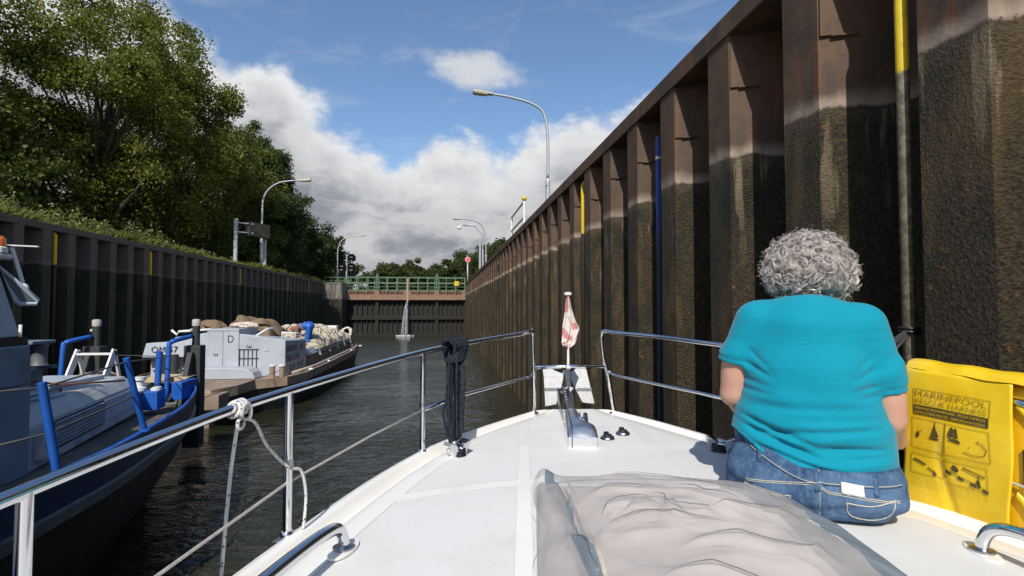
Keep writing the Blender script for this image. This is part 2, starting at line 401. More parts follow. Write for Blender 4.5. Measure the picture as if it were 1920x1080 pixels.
for y, l in ((16.9, 'yellow pole on the shaded wall nearest the grey wheelhouse with the orange beacon'), (22.2, 'yellow pole on the shaded wall above the barge chest lettered D'),
             (32.0, 'yellow pole on the shaded wall just left of the tall sign board post'), (40.5, 'yellow pole on the shaded wall just beyond the curved lamp post'),
             (47.5, 'farthest yellow pole on the shaded wall, next to the concrete gate pier')):
    pole(-11.28, near(y, ltops)-0.1, 5.0, -1, MPD, l, 0.055)
MPB, g, b, out = newmat('blue_pipe_paint'); p = g.pos(); z = g.xyz(p)[2]; n = g.noise(p, 12, 4)
k = g.ss(g.m('ADD', z, g.m('MULTIPLY', n, 0.5)), 3.5, 4.3)
g.put(b.inputs['Base Color'], g.mix(k, (0.008, 0.012, 0.030, 1), g.mix(g.ss(n, .45, .7), (0.006, 0.030, 0.20, 1), (0.008, 0.022, 0.10, 1)))); b.inputs['Roughness'].default_value = 0.5
mb = MB(); r = 0.040
mb.tube([(0, 0, -5.1), (0, 0, -0.04), (0, 0, 0)], [r, r, r*0.8], 14); bp = thing('blue_pipe', 'upright blue pipe fixed in a recess of the sunny brown wall', 'pipe', (2.40, 5.66, 4.71))
mb.build('pipe', MPB, bp, True, auto=40)
mb = MB(); mb.lathe((0, 0, -0.26), [(r+0.004, 0), (r+0.004, 0.03)], 14); mb.box((0.0, -0.02, -0.26), (0.3, 0.02, -0.23)); mb.build('clamp', M_GALV, bp)

# ================================================================ gate
GY = 54.6
gate = thing('lock_gate', 'closed double leaf lock gate with orange rusty beam and pale green railing', 'gate', (0, GY, 0))
gx0, gx1, gm_ = -9.5, 2.30, -3.5
MGD, g, b, out = newmat('gate_dark_steel'); p = g.pos()
g.put(b.inputs['Base Color'], g.mix(g.ss(g.noise(g.scale(p, (1, 1, 0.4)), 5, 6, 0.7), 0.4, 0.65), (0.005, 0.006, 0.004, 1), (0.013, 0.0125, 0.008, 1))); b.inputs['Roughness'].default_value = 0.7
for a, b_ in ((gx0, gm_-0.03), (gm_+0.03, gx1)):
    mb = MB(); w = b_-a
    mb.box((a, 0.35, -1), (b_, 0.45, 3.5))
    for i in range(13):
        x = a + w*i/12; t = 0.32 if i in (0, 6, 12) else 0.08
        mb.box((max(a, x-t/2), 0.0 if t > 0.2 else 0.12, -1), (min(b_, x+t/2), 0.349, 3.5))
    for z, t in ((1.75, 0.42), (0.05, 0.3), (3.4, 0.2)): mb.box((a+0.002, -0.03, z-t/2), (b_-0.002, 0.30, z+t/2))
    mb.build('gate_leaf', MGD, gate)
    mb = MB(); mb.box((a, -0.28, 3.51), (b_, 0.45, 4.0))
    for x0, x1 in ((a, a+0.35), (a+w*0.46, a+w*0.54), (b_-0.35, b_)):
        mb.prism([(x0-0.12, 4.0), (x0, 4.2), (x0, 4.44), (x1, 4.44), (x1, 4.2), (x1+0.12, 4.0)], -0.27, 0.1, lambda p_, q_, h: (min(max(p_, a), b_), h, q_))
    mb.build('top_beam', M_BEAM, gate, bevel=0.01)
    mb = MB(); mb.box((a+0.01, 0.12, 4.001), (b_-0.01, 0.40, 4.42)); mb.build('walkway', M_BEAMD, gate)
    mb = MB()
    for yy in (-0.18, 0.75):
        for z, t in ((5.78, 0.07), (5.22, 0.10), (4.5, 0.05), (4.85, 0.03)): mb.bar((a+0.05, yy, z), (b_-0.05, yy, z), 0.05, t)
        n_ = 6
        for i in range(n_+1):
            x = a+0.06+(w-0.12)*i/n_; mb.bar((x, yy, 4.0 if yy < 0 else 4.4), (x, yy, 5.78), 0.07, 0.07)
    mb.box((a+0.02, 0.42, 4.425), (b_-0.02, 0.8, 4.46))
    x = a+w*0.5
    for dx in (-0.2, 0.2): mb.bar((x+dx, -0.20, 4.45), (x+dx, -0.20, 5.6), 0.08, 0.08)
    mb.box((x-0.3, -0.25, 4.72), (x+0.3, -0.05, 4.78))
    mb.build('railing', M_GREENRAIL, gate)
    mb = MB(); mb.lathe((x, 0.2, 5.75), [(0.16, 0), (0.2, 0.12), (0.1, 0.2), (0.1, 0.4), (0.05, 0.45)], 10); mb.box((x-0.12, 0.1, 4.45), (x+0.12, 0.3, 5.75)); mb.build('gate_drive', M('dull_green_machine', (0.10, 0.16, 0.12), 0.6), gate)
mb = MB(); mb.box((gm_-0.09, -0.31, 3.3), (gm_+0.09, -0.20, 5.7)); mb.build('meeting_post', M('worn_tan_steel', (0.36, 0.25, 0.18), 0.7, var=0.3), gate)
mb = MB(); mb.box((1.15, -0.24, 4.95), (1.62, -0.215, 5.42)); o = mb.build('warning_sign', M_YEL, gate)
mb = MB(); mb.tube([(-0.05, -0.34, 4.0), (0.35, -0.34, 4.0)], 0.01, 4)
pier = MB(); pier.box((-11.9, 52.3, -1), (-9.5, 56.5, 4.98)); pier.box((-11.9, 52.25, 4.985), (-9.45, 56.5, 5.12))
MPI, g, b, out = newmat('pier_concrete'); p = g.pos(); z = g.xyz(p)[2]; st = g.noise(g.scale(p, (1.5, 1.5, 0.15)), 2.5, 5, 0.65)
g.put(b.inputs['Base Color'], g.mix(g.ss(g.m('ADD', z, g.m('MULTIPLY', st, 0.2)), 3.62, 3.70), (0.036, 0.034, 0.024, 1), g.mix(g.ss(st, 0.42, 0.6), (0.22, 0.205, 0.18, 1), (0.10, 0.09, 0.075, 1)))); b.inputs['Roughness'].default_value = 0.9
tag(pier.build('gate_pier', MPI, None, bevel=0.02), 'grey streaked concrete pier at the shaded end of the lock gate', 'pier')
# jet of water leaking through the gate
MJ, g, b, out = newmat('falling_water'); p = g.pos(); st = g.noise(g.scale(p, (14, 14, 1.2)), 1.0, 5, 0.7)
b.inputs['Base Color'].default_value = (0.42, 0.45, 0.46, 1); b.inputs['Roughness'].default_value = 0.35
tr = g.new('ShaderNodeBsdfTransparent'); mx = g.new('ShaderNodeMixShader'); g.put(mx.inputs[0], g.ss(st, 0.42, 0.70)); g.l.new(tr.outputs[0], mx.inputs[1]); g.l.new(b.outputs[0], mx.inputs[2]); g.l.new(mx.outputs[0], out.inputs[0])
jet = thing('water_jet', 'white jet of leaking water falling from the middle of the lock gate', 'water jet', (gm_, GY-0.3, 0))
mb = MB()
for i in range(16):
    a = random.uniform(-1, 1); r0 = random.uniform(0.02, 0.045); bx = random.uniform(-0.50, 0.0); by = random.uniform(-1.6, -0.5)
    pts = [(0.02*a + bx*t**1.0*1.0, by*t, 3.35*(1-t**2.0)) for t in np.linspace(0, 1, 12)]
    mb.tube(pts, [r0*(0.7+1.1*t) for t in np.linspace(0, 1, 12)], 7)
mb.build('falling_stream', MJ, jet, True)
mb = MB()
for i in range(45):
    a = random.gauss(0, 1); b_ = random.gauss(0, 0.5); r = random.uniform(0.06, 0.26)
    mb.lathe((-0.25+a*0.36, -1.1+b_*0.45, -0.02), [(r*.8, 0.0), (r*0.6, 0.03), (r*0.2, 0.05+0.05*random.random())], 8)
mb.build('foam', M('white_foam', (0.5, 0.52, 0.52), 0.6), jet, True)
# ================================================================ the white motor boat
M_GEL = M('white_gelcoat', (0.80, 0.785, 0.74), 0.28, var=0.03, sc=3, coat=0.3)
MDK, g, b, out = newmat('white_nonslip_deck'); p = g.pos(); x, y, z = g.xyz(p)
def strip(nx, ny, c, w):   # 1 inside a strip along the line nx*x+ny*y=c
    dd = g.m('ABSOLUTE', g.m('SUBTRACT', g.m('ADD', g.m('MULTIPLY', x, nx), g.m('MULTIPLY', y, ny)), c)); return g.ss(dd, w+0.002, w)
HB = radians(8.7); rx, ry = cos(HB), -sin(HB)        # athwartships axis of the boat
s1 = strip(rx, ry, 0.0, 0.024); s2 = strip(rx, ry, 0.61, 0.024)
q = g.m('ADD', g.m('MULTIPLY', x, sin(HB)), g.m('MULTIPLY', y, cos(HB)))
dx_ = g.m('SUBTRACT', g.m('ADD', g.m('MULTIPLY', x, rx), g.m('MULTIPLY', y, ry)), 0.3)
arc = g.m('ABSOLUTE', g.m('SUBTRACT', q, g.m('SUBTRACT', 2.05, g.m('MULTIPLY', g.m('POWER', g.m('ABSOLUTE', dx_), 2.0), 0.30))))
s3 = g.ss(arc, 0.034, 0.032)
at = g.new('ShaderNodeAttribute', attribute_name='plain').outputs['Fac']
smooth_ = g.m('MAXIMUM', g.m('MAXIMUM', at, s3), g.m('MAXIMUM', s1, s2))
dirt_ = g.m('MULTIPLY', g.ss(g.noise(p, 5, 6, 0.7), 0.45, 0.8), 0.28)
ns = g.mix(dirt_, (0.70, 0.695, 0.67, 1), (0.45, 0.42, 0.36, 1))
dots = g.ss(g.noise(p, 46, 2, 0.5), 0.735, 0.76)
ns = g.mix(g.m('MULTIPLY', dots, 0.35), ns, (0.3, 0.26, 0.2, 1))
edge_ = g.m('MULTIPLY', g.m('MULTIPLY', smooth_, g.m('SUBTRACT', 1.0, smooth_)), 2.2, clamp=True)
sm_ = g.mix(g.m('MULTIPLY', g.ss(g.noise(p, 3.5, 6, .75), .5, .75), .22), (0.81, 0.795, 0.745, 1), (0.60, 0.57, 0.50, 1))
g.put(b.inputs['Base Color'], g.mix(edge_, g.mix(smooth_, ns, sm_), (0.30, 0.28, 0.25, 1)))
g.put(b.inputs['Roughness'], g.rng(smooth_, 0, 1, 0.6, 0.28))
tex = g.m('MULTIPLY', g.voro(p, 420), g.m('SUBTRACT', 1.0, smooth_))
g.put(b.inputs['Normal'], g.bump(smooth_, 0.5, 0.003, g.bump(tex, 0.35, 0.0012)))
MCH, g, b, out = newmat('polished_stainless'); p = g.pos()
b.inputs['Base Color'].default_value = (0.74, 0.75, 0.77, 1); b.inputs['Metallic'].default_value = 1
g.put(b.inputs['Roughness'], g.rng(g.noise(p, 30, 4), 0.3, 0.7, 0.06, 0.16))
MSS = M('dull_stainless', (0.40, 0.41, 0.42), 0.3, 1.0, var=0.2, sc=30)
MZN, g, b, out = newmat('galvanised_anchor'); p = g.pos()
g.put(b.inputs['Base Color'], g.mix(g.ss(g.voro(p, 60, out='Color'), 0.2, 0.8), (0.44, 0.45, 0.45, 1), (0.50, 0.51, 0.51, 1))); b.inputs['Metallic'].default_value = 0.25; b.inputs['Roughness'].default_value = 0.6

LP_ = [(.88, 3.62), (.79, 3.59), (.60, 3.47), (.32, 3.15), (.06, 2.80), (-.11, 2.52), (-.29, 2.15), (-.46, 1.70), (-.56, 1.40), (-.68, 1.00), (-.80, .5), (-.95, -.3), (-1.1, -1.5)]
RP_ = [(.88, 3.62), (.97, 3.575), (1.11, 3.42), (1.26, 3.07), (1.37, 2.70), (1.46, 2.40), (1.57, 2.03), (1.70, 1.62), (1.78, 1.30), (1.86, .9), (1.92, .4), (1.97, -.3), (1.98, -1.5)]
def sheer(y): return 2.10 + (0.02*(y-2.5) if y < 2.5 else -0.016*(y-2.5))
boat = thing('motor_boat', 'white foredeck of a motor boat with polished guard rails, nearest the camera', 'motor boat', (0, 0, 0))
Lc = np.array(catmull([(*p_, 0) for p_ in LP_], 8)); Rc = np.array(catmull([(*p_, 0) for p_ in RP_], 8))
prof_e = [(0.0, -0.03), (0.004, 0.026), (0.012, 0.038), (0.040, 0.040), (0.052, 0.032), (0.068, 0.004), (0.105, 0.000), (0.120, 0.006), (0.136, 0.036), (0.160, 0.043), (0.225, 0.044), (0.232, 0.044)]
rows = []; plain = []
for l, r in zip(Lc, Rc):
    w = max(np.linalg.norm(r-l), 0.02); k = min(1.0, w/2/0.40); z0 = sheer((l[1]+r[1])/2); u = (r-l)/w; row = []; pl = []
    for e, h in prof_e: row.append(l+u*e*k+np.array([0, 0, z0+h*min(1, k*1.6)])); pl.append(1.0)
    pl[-1] = 0.0
    for f in np.linspace(0, 1, 13)[1:-1]:
        e = 0.232*k + (w-0.464*k)*f; row.append(l+u*e+np.array([0, 0, z0+0.044*min(1, k*1.6)+0.022*sin(pi*f)*k*min(1, max(0, (2.45-l[1])/.6))])); pl.append(0.0)
    for e, h in prof_e[::-1]: row.append(r-u*e*k+np.array([0, 0, z0+h*min(1, k*1.6)])); pl.append(1.0)
    pl[-len(prof_e)] = 0.0
    if k < 0.62: pl = [1.0]*len(pl)
    rows.append(row); plain += pl
mb = MB(); mb.grid(np.array(rows)); dk = mb.build('deck', MDK, boat, True, auto=60)
a_ = dk.data.attributes.new('plain', 'FLOAT', 'POINT'); a_.data.foreach_set('value', plain)
mb = MB()
for side in (Lc, Rc):
    P = []
    for i, pnt in enumerate(side):
        c = (Lc[i]+Rc[i])/2; z0 = sheer(pnt[1])
        col = []
        for t, s_ in ((0, 1.0), (0.03, 1.012), (0.07, 1.0), (0.4, 0.93), (1.0, 0.78)):
            q_ = c + (pnt-c)*s_; aft = -0.75*t*(1-i/len(side)); col.append((q_[0], q_[1]+aft, z0-0.028-(z0+0.2)*t))
        P.append(col)
    mb.grid(P)
mb.build('hull', M_GEL, boat, True)
for side in (Lc, Rc): mb = MB(); mb.tube([(p_[0], p_[1], sheer(p_[1])-0.035) for p_ in side[::3]], 0.014, 8); mb.build('rubbing_strake', MSS, boat, True)

def railz(y): return 2.50 + 0.037*(y)          # top rail height along the boat
def rl(i_pts, dz, inset, sgn): return [(p_[0]+sgn*inset, p_[1], dz) for p_ in i_pts]
RLp = [(.33, 3.14, 2.618), (.07, 2.79, 2.602), (-.10, 2.51, 2.588), (-.28, 2.14, 2.568), (-.46, 1.70, 2.546), (-.56, 1.40, 2.531), (-.677, 1.0, 2.498), (-.80, .5, 2.455), (-.95, -.3, 2.40)]
RRp = [(1.245, 3.07, 2.625), (1.355, 2.70, 2.612), (1.445, 2.40, 2.600), (1.555, 2.03, 2.572), (1.685, 1.62, 2.532), (1.765, 1.30, 2.495), (1.845, .9, 2.45), (1.90, .4, 2.40), (1.95, -.3, 2.33)]
mb = MB()
mb.tube([(.592, 3.445, 2.12), (.590, 3.44, 2.40), (.583, 3.44, 2.612), (.578, 3.432, 2.640), (.562, 3.41, 2.642), (.53, 3.37, 2.636)] + [tuple(x_) for x_ in catmull([(.50, 3.335, 2.632)]+RLp, 5)], 0.0135, 14)
mb.tube([(.583, 3.44, 2.60), (.580, 3.445, 2.665)], 0.009, 8)
mb.build('guard_rail', MCH, boat, True); mb = MB()
mb.tube([(1.115, 3.40, 2.12), (1.075, 3.40, 2.36), (1.045, 3.40, 2.47), (1.032, 3.40, 2.60), (1.035, 3.395, 2.635), (1.050, 3.38, 2.643), (1.09, 3.33, 2.637)] + [tuple(x_) for x_ in catmull([(1.13, 3.28, 2.632)]+RRp, 5)], 0.0135, 14)
mb.build('guard_rail', MCH, boat, True)
mb = MB(); mb.tube([(.588, 3.44, 2.405), (.82, 3.452, 2.410), (1.058, 3.40, 2.41)], 0.0125, 12); mb.build('crossbar', MCH, boat, True)
mb = MB()
mb.tube([(.588, 3.44, 2.375), (.575, 3.43, 2.352), (.53, 3.38, 2.346), (.33, 3.13, 2.342), (.06, 2.77, 2.335), (-.085, 2.52, 2.325)], 0.0095, 10)
mb.build('middle_rail', MCH, boat, True); mb = MB()
mb.tube([(1.075, 3.40, 2.385), (1.10, 3.37, 2.362), (1.14, 3.29, 2.355), (1.355, 2.68, 2.345), (1.42, 2.46, 2.340)], 0.0095, 10)
mb.build('middle_rail', MCH, boat, True)
M_WR = M('braided_wire', (0.62, 0.58, 0.52), 0.4, 0.4, sc=60, bump=0.5, bsc=300)
mb = MB()
mb.tube([(-.085, 2.52, 2.325), (-.27, 2.14, 2.303), (-.46, 1.70, 2.272), (-.55, 1.40, 2.245), (-.675, 1.0, 2.205), (-.92, -.3, 2.05)], 0.0042, 8)
mb.build('wire', M_WR, boat, True); mb = MB()
mb.tube([(1.42, 2.46, 2.340), (1.545, 2.03, 2.315), (1.675, 1.62, 2.285), (1.755, 1.30, 2.25), (1.84, .9, 2.2)], 0.0042, 8)
mb.build('wire', M_WR, boat, True)
def post(x, y, zt, lab=None):
    zb = sheer(y)+0.024; mb = MB()
    mb.tube([(x, y, zb), (x, y, zt)], 0.0128, 14, cap=False)
    mb.lathe((x, y, zb), [(0.021, 0.0), (0.021, 0.012), (0.016, 0.02)], 14); o = mb.build('rail_post', MCH, boat, True, auto=40)
    mb = MB(); a = atan2(-0.35, -1.0) if x < 0.8 else atan2(0.28, -1.0)
    c, s = cos(a), sin(a)
    mb.prism([(-0.04, -0.018), (0.04, -0.018), (0.048, 0), (0.04, 0.018), (-0.04, 0.018), (-0.048, 0)], 0.002, 0.008, lambda a_, b_, h: (x+a_*sin(a)*1.0+b_*cos(a), y+a_*-cos(a)*-1.0+b_*sin(a), zb+h)); mb.build('foot_plate', MSS, o, bevel=0.001)
    mb = MB(); mb.lathe((x, y, zb-2.1+2.1+0.20+0.007*y), [(0.0155, 0), (0.0155, 0.02)], 12) ; mb.build('wire_ferrule', MSS, o, True, auto=40)
for x, y, zt in ((-.09, 2.515, 2.588), (-.46, 1.70, 2.546), (-.680, 0.985, 2.497), (1.445, 2.40, 2.600), (1.725, 1.61, 2.53), (1.87, .75, 2.43)): post(x, y, zt)
for x, y in ((.592, 3.445), (1.115, 3.40)):
    mb = MB(); mb.lathe((x, y, sheer(y)+0.022), [(0.032, 0), (0.032, 0.006), (0.018, 0.016)], 16); mb.build('foot_plate', MSS, boat, True, auto=40)
mb = MB(); mb.box((1.39, 2.44, 2.325), (1.415, 2.50, 2.37)); mb.build('rail_clip', M_DARK, boat, bevel=0.006)
# grab rails on the cabin top
def grab(pts, name='grab_rail'):
    mb = MB(); mb.tube(catmull(pts, 6), 0.0165, 16); o = mb.build(name, MCH, boat, True, auto=50)
    for p_ in (pts[0], pts[-1]):
        mb = MB(); mb.lathe((p_[0], p_[1], p_[2]-0.002), [(0.030, 0.0), (0.030, 0.006), (0.02, 0.011)], 18); mb.build('base', MSS, o, True, auto=40)
        mb = MB(); n_ = 28; mb.prism([(0.033*cos(2*pi*i/n_), 0.062*sin(2*pi*i/n_)) for i in range(n_)], -0.008, 0.0, lambda a_, b_, h: (p_[0]+a_+0.27*b_, p_[1]+b_, p_[2]+h-0.001))
        mb.build('plinth', M_GEL, boat, bevel=0.002)
zg = 2.136
grab([(-.268, 1.545, zg), (-.270, 1.54, zg+.028), (-.278, 1.515, zg+.062), (-.298, 1.45, zg+.078), (-.335, 1.35, zg+.080), (-.40, 1.15, zg+.077), (-.51, .80, zg+.070), (-.525, .755, zg+.05), (-.53, .735, zg+.0), ])
zg = 2.130
grab([(1.478, 1.315, zg), (1.479, 1.312, zg+.03), (1.481, 1.288, zg+.066), (1.487, 1.235, zg+.083), (1.497, 1.12, zg+.083), (1.525, .6, zg+.078), (1.528, .55, zg+.05), (1.528, .54, zg)])
# anchor windlass
wl = thing('x', 'x', 'x'); bpy.data.objects.remove(wl)
WX, WY, WZ = 0.652, 2.455, 2.141
fx, fy = sin(HB), cos(HB)
def wloc(a, f, h): return (WX+a*rx+f*fx, WY+a*ry+f*fy, WZ+h)
mb = MB()
mb.prism([(-.070, 0.0), (.072, 0.0), (.074, .02), (.074, .10), (.05, .135), (.012, .15), (.012, .32), (-.060, .32), (-.070, .30)], -0.002, 0.052, lambda a_, b_, h: wloc(a_, b_, h))
wb = mb.build('windlass', MCH, boat, bevel=0.006)
P = []
for f in np.linspace(0, 1, 12):      # domed lid: rises forward
    y_ = 0.0+f*0.32; w0 = -.070+0.01*f; w1 = .074 if y_ < .10 else .074-(.062)*min(1, (y_-.10)/.05)
    hh = 0.052 + 0.034*sqrt(min(1, y_/0.05)) + 0.045*min(1, y_/0.25)
    if y_ > .30: hh -= 0.05*(y_-.30)/.02
    row = []
    for a in np.linspace(0, pi, 14): row.append(wloc((w0+w1)/2-(w1-w0)/2*cos(a)*1.0, y_, 0.05+(hh-0.05)*min(1, sin(a)**0.45)))
    P.append(row)
MBR = M('satin_stainless', (0.72, 0.72, 0.73), 0.38, 1.0, var=.06, sc=30)
mb = MB(); mb.grid(P); mb.build('lid', MBR, wb, True)
mb = MB(); mb.bar(wloc(-.048, .0, .02), wloc(-.048, .30, .02), 0.004, 0.075); mb.tube([wloc(-.048, -.001, -.0), wloc(-.048, -.001, .05), wloc(-.048, .02, .088), wloc(-.048, .10, .105), wloc(-.048, .28, .13)], 0.0022, 6); mb.build('seam', M_DARK, wb)
mb = MB(); mb.lathe(wloc(-.006, .24, .075), [(0.016, 0), (0.04, 0.004), (0.044, 0.02), (0.02, 0.026), (0.02, 0.034), (0.044, 0.04), (0.04, 0.056), (0.014, 0.06)], 20, axis=(rx, ry, 0)); mb.tube([wloc(.02, .24, .075), wloc(.055, .20, .06), wloc(.058, .16, .055)], 0.006, 8); mb.build('chain_wheel', MCH, wb, True, auto=40)
# anchor shank, chain and roller over the bow
mb = MB(); A0 = wloc(-.02, .28, .10); A1 = (.872, 3.60, 2.235)
mb.bar(wloc(-.02, .30, .07), (.865, 3.57, 2.215), 0.030, 0.012)
for dx in (-.034, .034):
    mb.prism([(.62, -.02), (.95, -.02), (1.13, .04), (1.16, .105), (1.08, .12), (.90, .06), (.62, .03)], dx-0.003, dx+0.003, lambda a_, b_, h: wloc(h-.012, a_, b_))
mb.build('bow_roller', MSS, boat, bevel=0.0015)
mb = MB(); mb.lathe(wloc(-.045, 1.05, .085), [(0.022, 0), (0.034, 0.008), (0.024, 0.033), (0.034, 0.058), (0.022, 0.066)], 16, axis=(rx, ry, 0)); mb.build('roller', M_DARK, boat, True)
mb = MB(); n_ = 26
for i in range(n_):
    t = i/(n_-1); c = Vector(wloc(-.015, .27, .105)).lerp(Vector(wloc(-.012, 1.03, .125)), t); c.z += 0.004-0.03*sin(pi*t)
    dv = Vector((fx, fy, 0.03)); sd = Vector((rx, ry, 0)) if i % 2 else Vector((0, 0, 1)); ring = []
    for k in range(10):
        a = 2*pi*k/10; ring.append(c+dv*(0.021*cos(a))+sd*(0.011*sin(a)))
    mb.tube(ring, 0.0045, 6, closed=True)
mb.build('anchor_chain', MSS, boat, True)
an = None
mb = MB()
def apt(u, v, off=0):    # anchor plane: u across in metres, v up, leaning away at the top
    return (.885+u*rx+0.10*fx, 3.70+u*ry+0.10+v*0.28+off, 2.215+v)
def plate(poly, y0):
    mb.prism(poly, 0.0, 0.009, lambda a_, b_, h: apt(a_, b_, h+(0.05*max(0, b_-0.055) if True else 0)))
sc_ = 0.58/1000
def zp(x_, y_): return ((x_-390)*sc_, (360-y_)*sc_)
for poly in ([(100, 585), (100, 225), (345, 235), (320, 330), (235, 560)], [(100, 224), (100, 150), (125, 120), (190, 118), (255, 160), (350, 192), (345, 234)],
             [(560, 530), (500, 400), (430, 235), (655, 222), (712, 560)], [(430, 234), (425, 192), (500, 150), (560, 110), (640, 112), (655, 150), (655, 221)]):
    pl_ = [zp(*q_) for q_ in poly]; k_ = 0.0
    top_ = poly[0][1] < 300 or poly[0][1] == 234
    mb.prism(pl_[::-1], 0.0, 0.010, lambda a_, b_, h: apt(a_, b_, h + (0.55*(b_-(360-228)*sc_) if top_ else 0)))
mb.build('anchor', MZN, boat, bevel=0.0015)
for x0, x1 in ((100, 305), (500, 685)):
    mb = MB(); pl_ = [zp(x0, 392), zp(x1, 392), zp(x1, 360), zp(x0, 360)]; mb.prism(pl_, -0.006, -0.001, lambda a_, b_, h: apt(a_, b_, h)); mb.build('anchor_rib', M('weathered_zinc', (0.16, 0.175, 0.19), 0.6, 0.3), boat)
mb = MB(); mb.bar(apt(0, .13, -.02), apt(0.0, -.02, -.05), 0.030, 0.026); mb.bar(apt(0, .11, -.02), apt(0, .10, .03), 0.05, 0.03); mb.tube([apt(-.03, .0, -.04), apt(.03, .0, -.04)], 0.012, 10); mb.build('anchor_shank', MZN, boat, bevel=0.003)
# deck buttons, cleats
for x, y in ((.818, 2.60), (.927, 2.685)):
    mb = MB(); mb.lathe((x, y, 2.147), [(0.036, 0), (0.034, 0.006), (0.027, 0.012), (0.0, 0.0125)], 24); o = mb.build('foot_switch', MSS, boat, True, auto=40)
    mb = MB(); mb.lathe((x, y, 2.1595), [(0.022, 0), (0.020, 0.007), (0.0, 0.009)], 20); mb.box((x-.012, y+.016, 2.162), (x+.012, y+.028, 2.174)); mb.build('rubber_button', M_DARK, o, True, auto=40)
def cleat(x, y, z, ang):
    mb = MB(); mb.prism([(-.075, 0), (-.03, -.035), (.03, -.035), (.075, 0), (.03, .035), (-.03, .035)], 0, .006, lambda a_, b_, h: (a_, b_, h))
    o = mb.build('cleat', MSS, boat, bevel=.001); o.location = (x, y, z); o.rotation_euler = (0, 0, ang)
    mb = MB()
    for s in (-1, 1):
        mb.prism([(.008, 0), (.030, 0), (.040, .03), (.058, .062), (.052, .075), (.020, .062), (.006, .03)], -.022, .022, lambda a_, b_, h: (s*a_, h*(1+.2*(b_ > .05)), .006+b_))
    mb.tube([(-.055, 0, .045), (.055, 0, .045)], .008, 10)
    mb.build('horn', MCH, o, True, bevel=.003, auto=40, fix=True)
cleat(.068, 2.40, 2.128, radians(35)); cleat(1.262, 2.315, 2.128, radians(-35))

# ---------------------------------------------------------------- flag
fl = thing('flag_staff', 'small white staff with a limp red and white flag on the bow rail', 'flag', (.822, 3.452, 2.40))
mb = MB(); mb.tube([(0, 0, 0), (0, 0, .07), (0, 0, .075), (0, 0, .48)], [.0085, .0085, .0075, .0065], 12); mb.lathe((0, 0, .478), [(.006, 0), (.024, .001), (.026, .012), (.022, .02), (0, .021)], 18)
mb.tube([(-.012, 0, .005), (.012, 0, .005)], .016, 10)
mb.build('staff', M('off_white_plastic', (0.72, 0.66, 0.62), 0.5, var=0.1, dirt=(0.5, 0.45, 0.38)), fl, True, auto=40)
edgeL = [(.475, -.008), (.44, -.014), (.40, -.020), (.36, -.026), (.30, -.032), (.25, -.036), (.20, -.041), (.17, -.045), (.145, -.034), (.135, -.012)]
edgeR = [(.475, .004), (.44, .009), (.405, .014), (.37, .028), (.30, .050), (.255, .068), (.22, .060), (.19, .050), (.16, .036), (.137, .012)]
P = []
for i in range(46):
    t = i/45*(len(edgeL)-1); k = min(int(t), len(edgeL)-2); w = t-k
    zl, xl = [edgeL[k][j]*(1-w)+edgeL[k+1][j]*w for j in (0, 1)]; zr, xr = [edgeR[k][j]*(1-w)+edgeR[k+1][j]*w for j in (0, 1)]
    row = []
    for j in range(25):
        s_ = j/24; ph = s_*9.5+i*0.06
        row.append((xl+(xr-xl)*s_, -0.012+0.016*sin(ph)*min(1, i/10)+0.006*sin(ph*2.3+i*.2), zl+(zr-zl)*s_ + 0.006*sin(s_*6+i*0.3)))
    P.append(row)
MFL = M('faded_white_flag_cloth', (0.66, 0.60, 0.57), 0.8, var=0.08); MFR = M('faded_red_flag_cloth', (0.55, 0.24, 0.22), 0.8, var=0.12); MFT = M('faded_brown_emblem', (0.46, 0.36, 0.22), 0.8)
mb = MB(); mb.grid(P); fo = mb.build('flag_cloth', [MFL, MFR, MFT], fl, True)
for i, pg in enumerate(fo.data.polygons):
    r_, c_ = divmod(i, 24); s_ = c_/23
    band = (r_-7-13*s_) if s_ < .5 else (r_-33+22*(s_-.0)*.9)
    red = (r_ < 14 and s_ < 0.42) or (19 < r_ < 25 and 0.62 < s_ < 1.0) or (abs(r_-(26+11*s_)) < 2.6 and s_ < .75) or (r_ > 39 and .2 < s_ < .7) or (34 < r_ < 37 and s_ < .5)
    tan_ = abs(sqrt(((r_-24)/7)**2+((s_-.28)/.22)**2)-1) < .13 and s_ > .28 or abs(sqrt(((r_-24)/7)**2+((s_-.6)/.16)**2)-1) < .13 and s_ > .6
    pg.material_index = 1 if red else (2 if tan_ else 0)
# ================================================================ push tug on the left
M_SLATE = M('slate_blue_paint', (0.15, 0.205, 0.245), 0.5, var=0.2, sc=3, dirt=(0.10, 0.10, 0.10), damt=0.4, bump=0.05)
M_LGREY = M('light_blue_grey_paint', (0.38, 0.44, 0.49), 0.5, var=0.15, sc=3, dirt=(0.20, 0.19, 0.18), damt=0.55)
M_CAS = M('grey_engine_casing_paint', (0.40, 0.43, 0.45), 0.55, var=0.2, sc=2.5, dirt=(0.16, 0.14, 0.12), damt=0.6, bump=0.06)
M_BLUE = M('bright_blue_paint', (0.012, 0.095, 0.40), 0.45, var=0.2, sc=6, dirt=(0.03, 0.07, 0.2), dsc=5)
M_BLUEH = M('shaded_blue_hull_paint', (0.016, 0.034, 0.095), 0.5, var=0.25, sc=3, dirt=(0.03, 0.035, 0.05), dsc=2)  # hull blue darkened further, so the shade on this side sits in the colour
M_WORN = M('scuffed_steel', (0.15, 0.155, 0.16), 0.6, 0.2, var=0.35, sc=5, dirt=(0.07, 0.06, 0.05), dsc=4)
M_BLK = M('black_hull', (0.028, 0.029, 0.028), 0.6, var=0.4, sc=4, dirt=(0.05, 0.045, 0.035), dsc=3, damt=0.4)
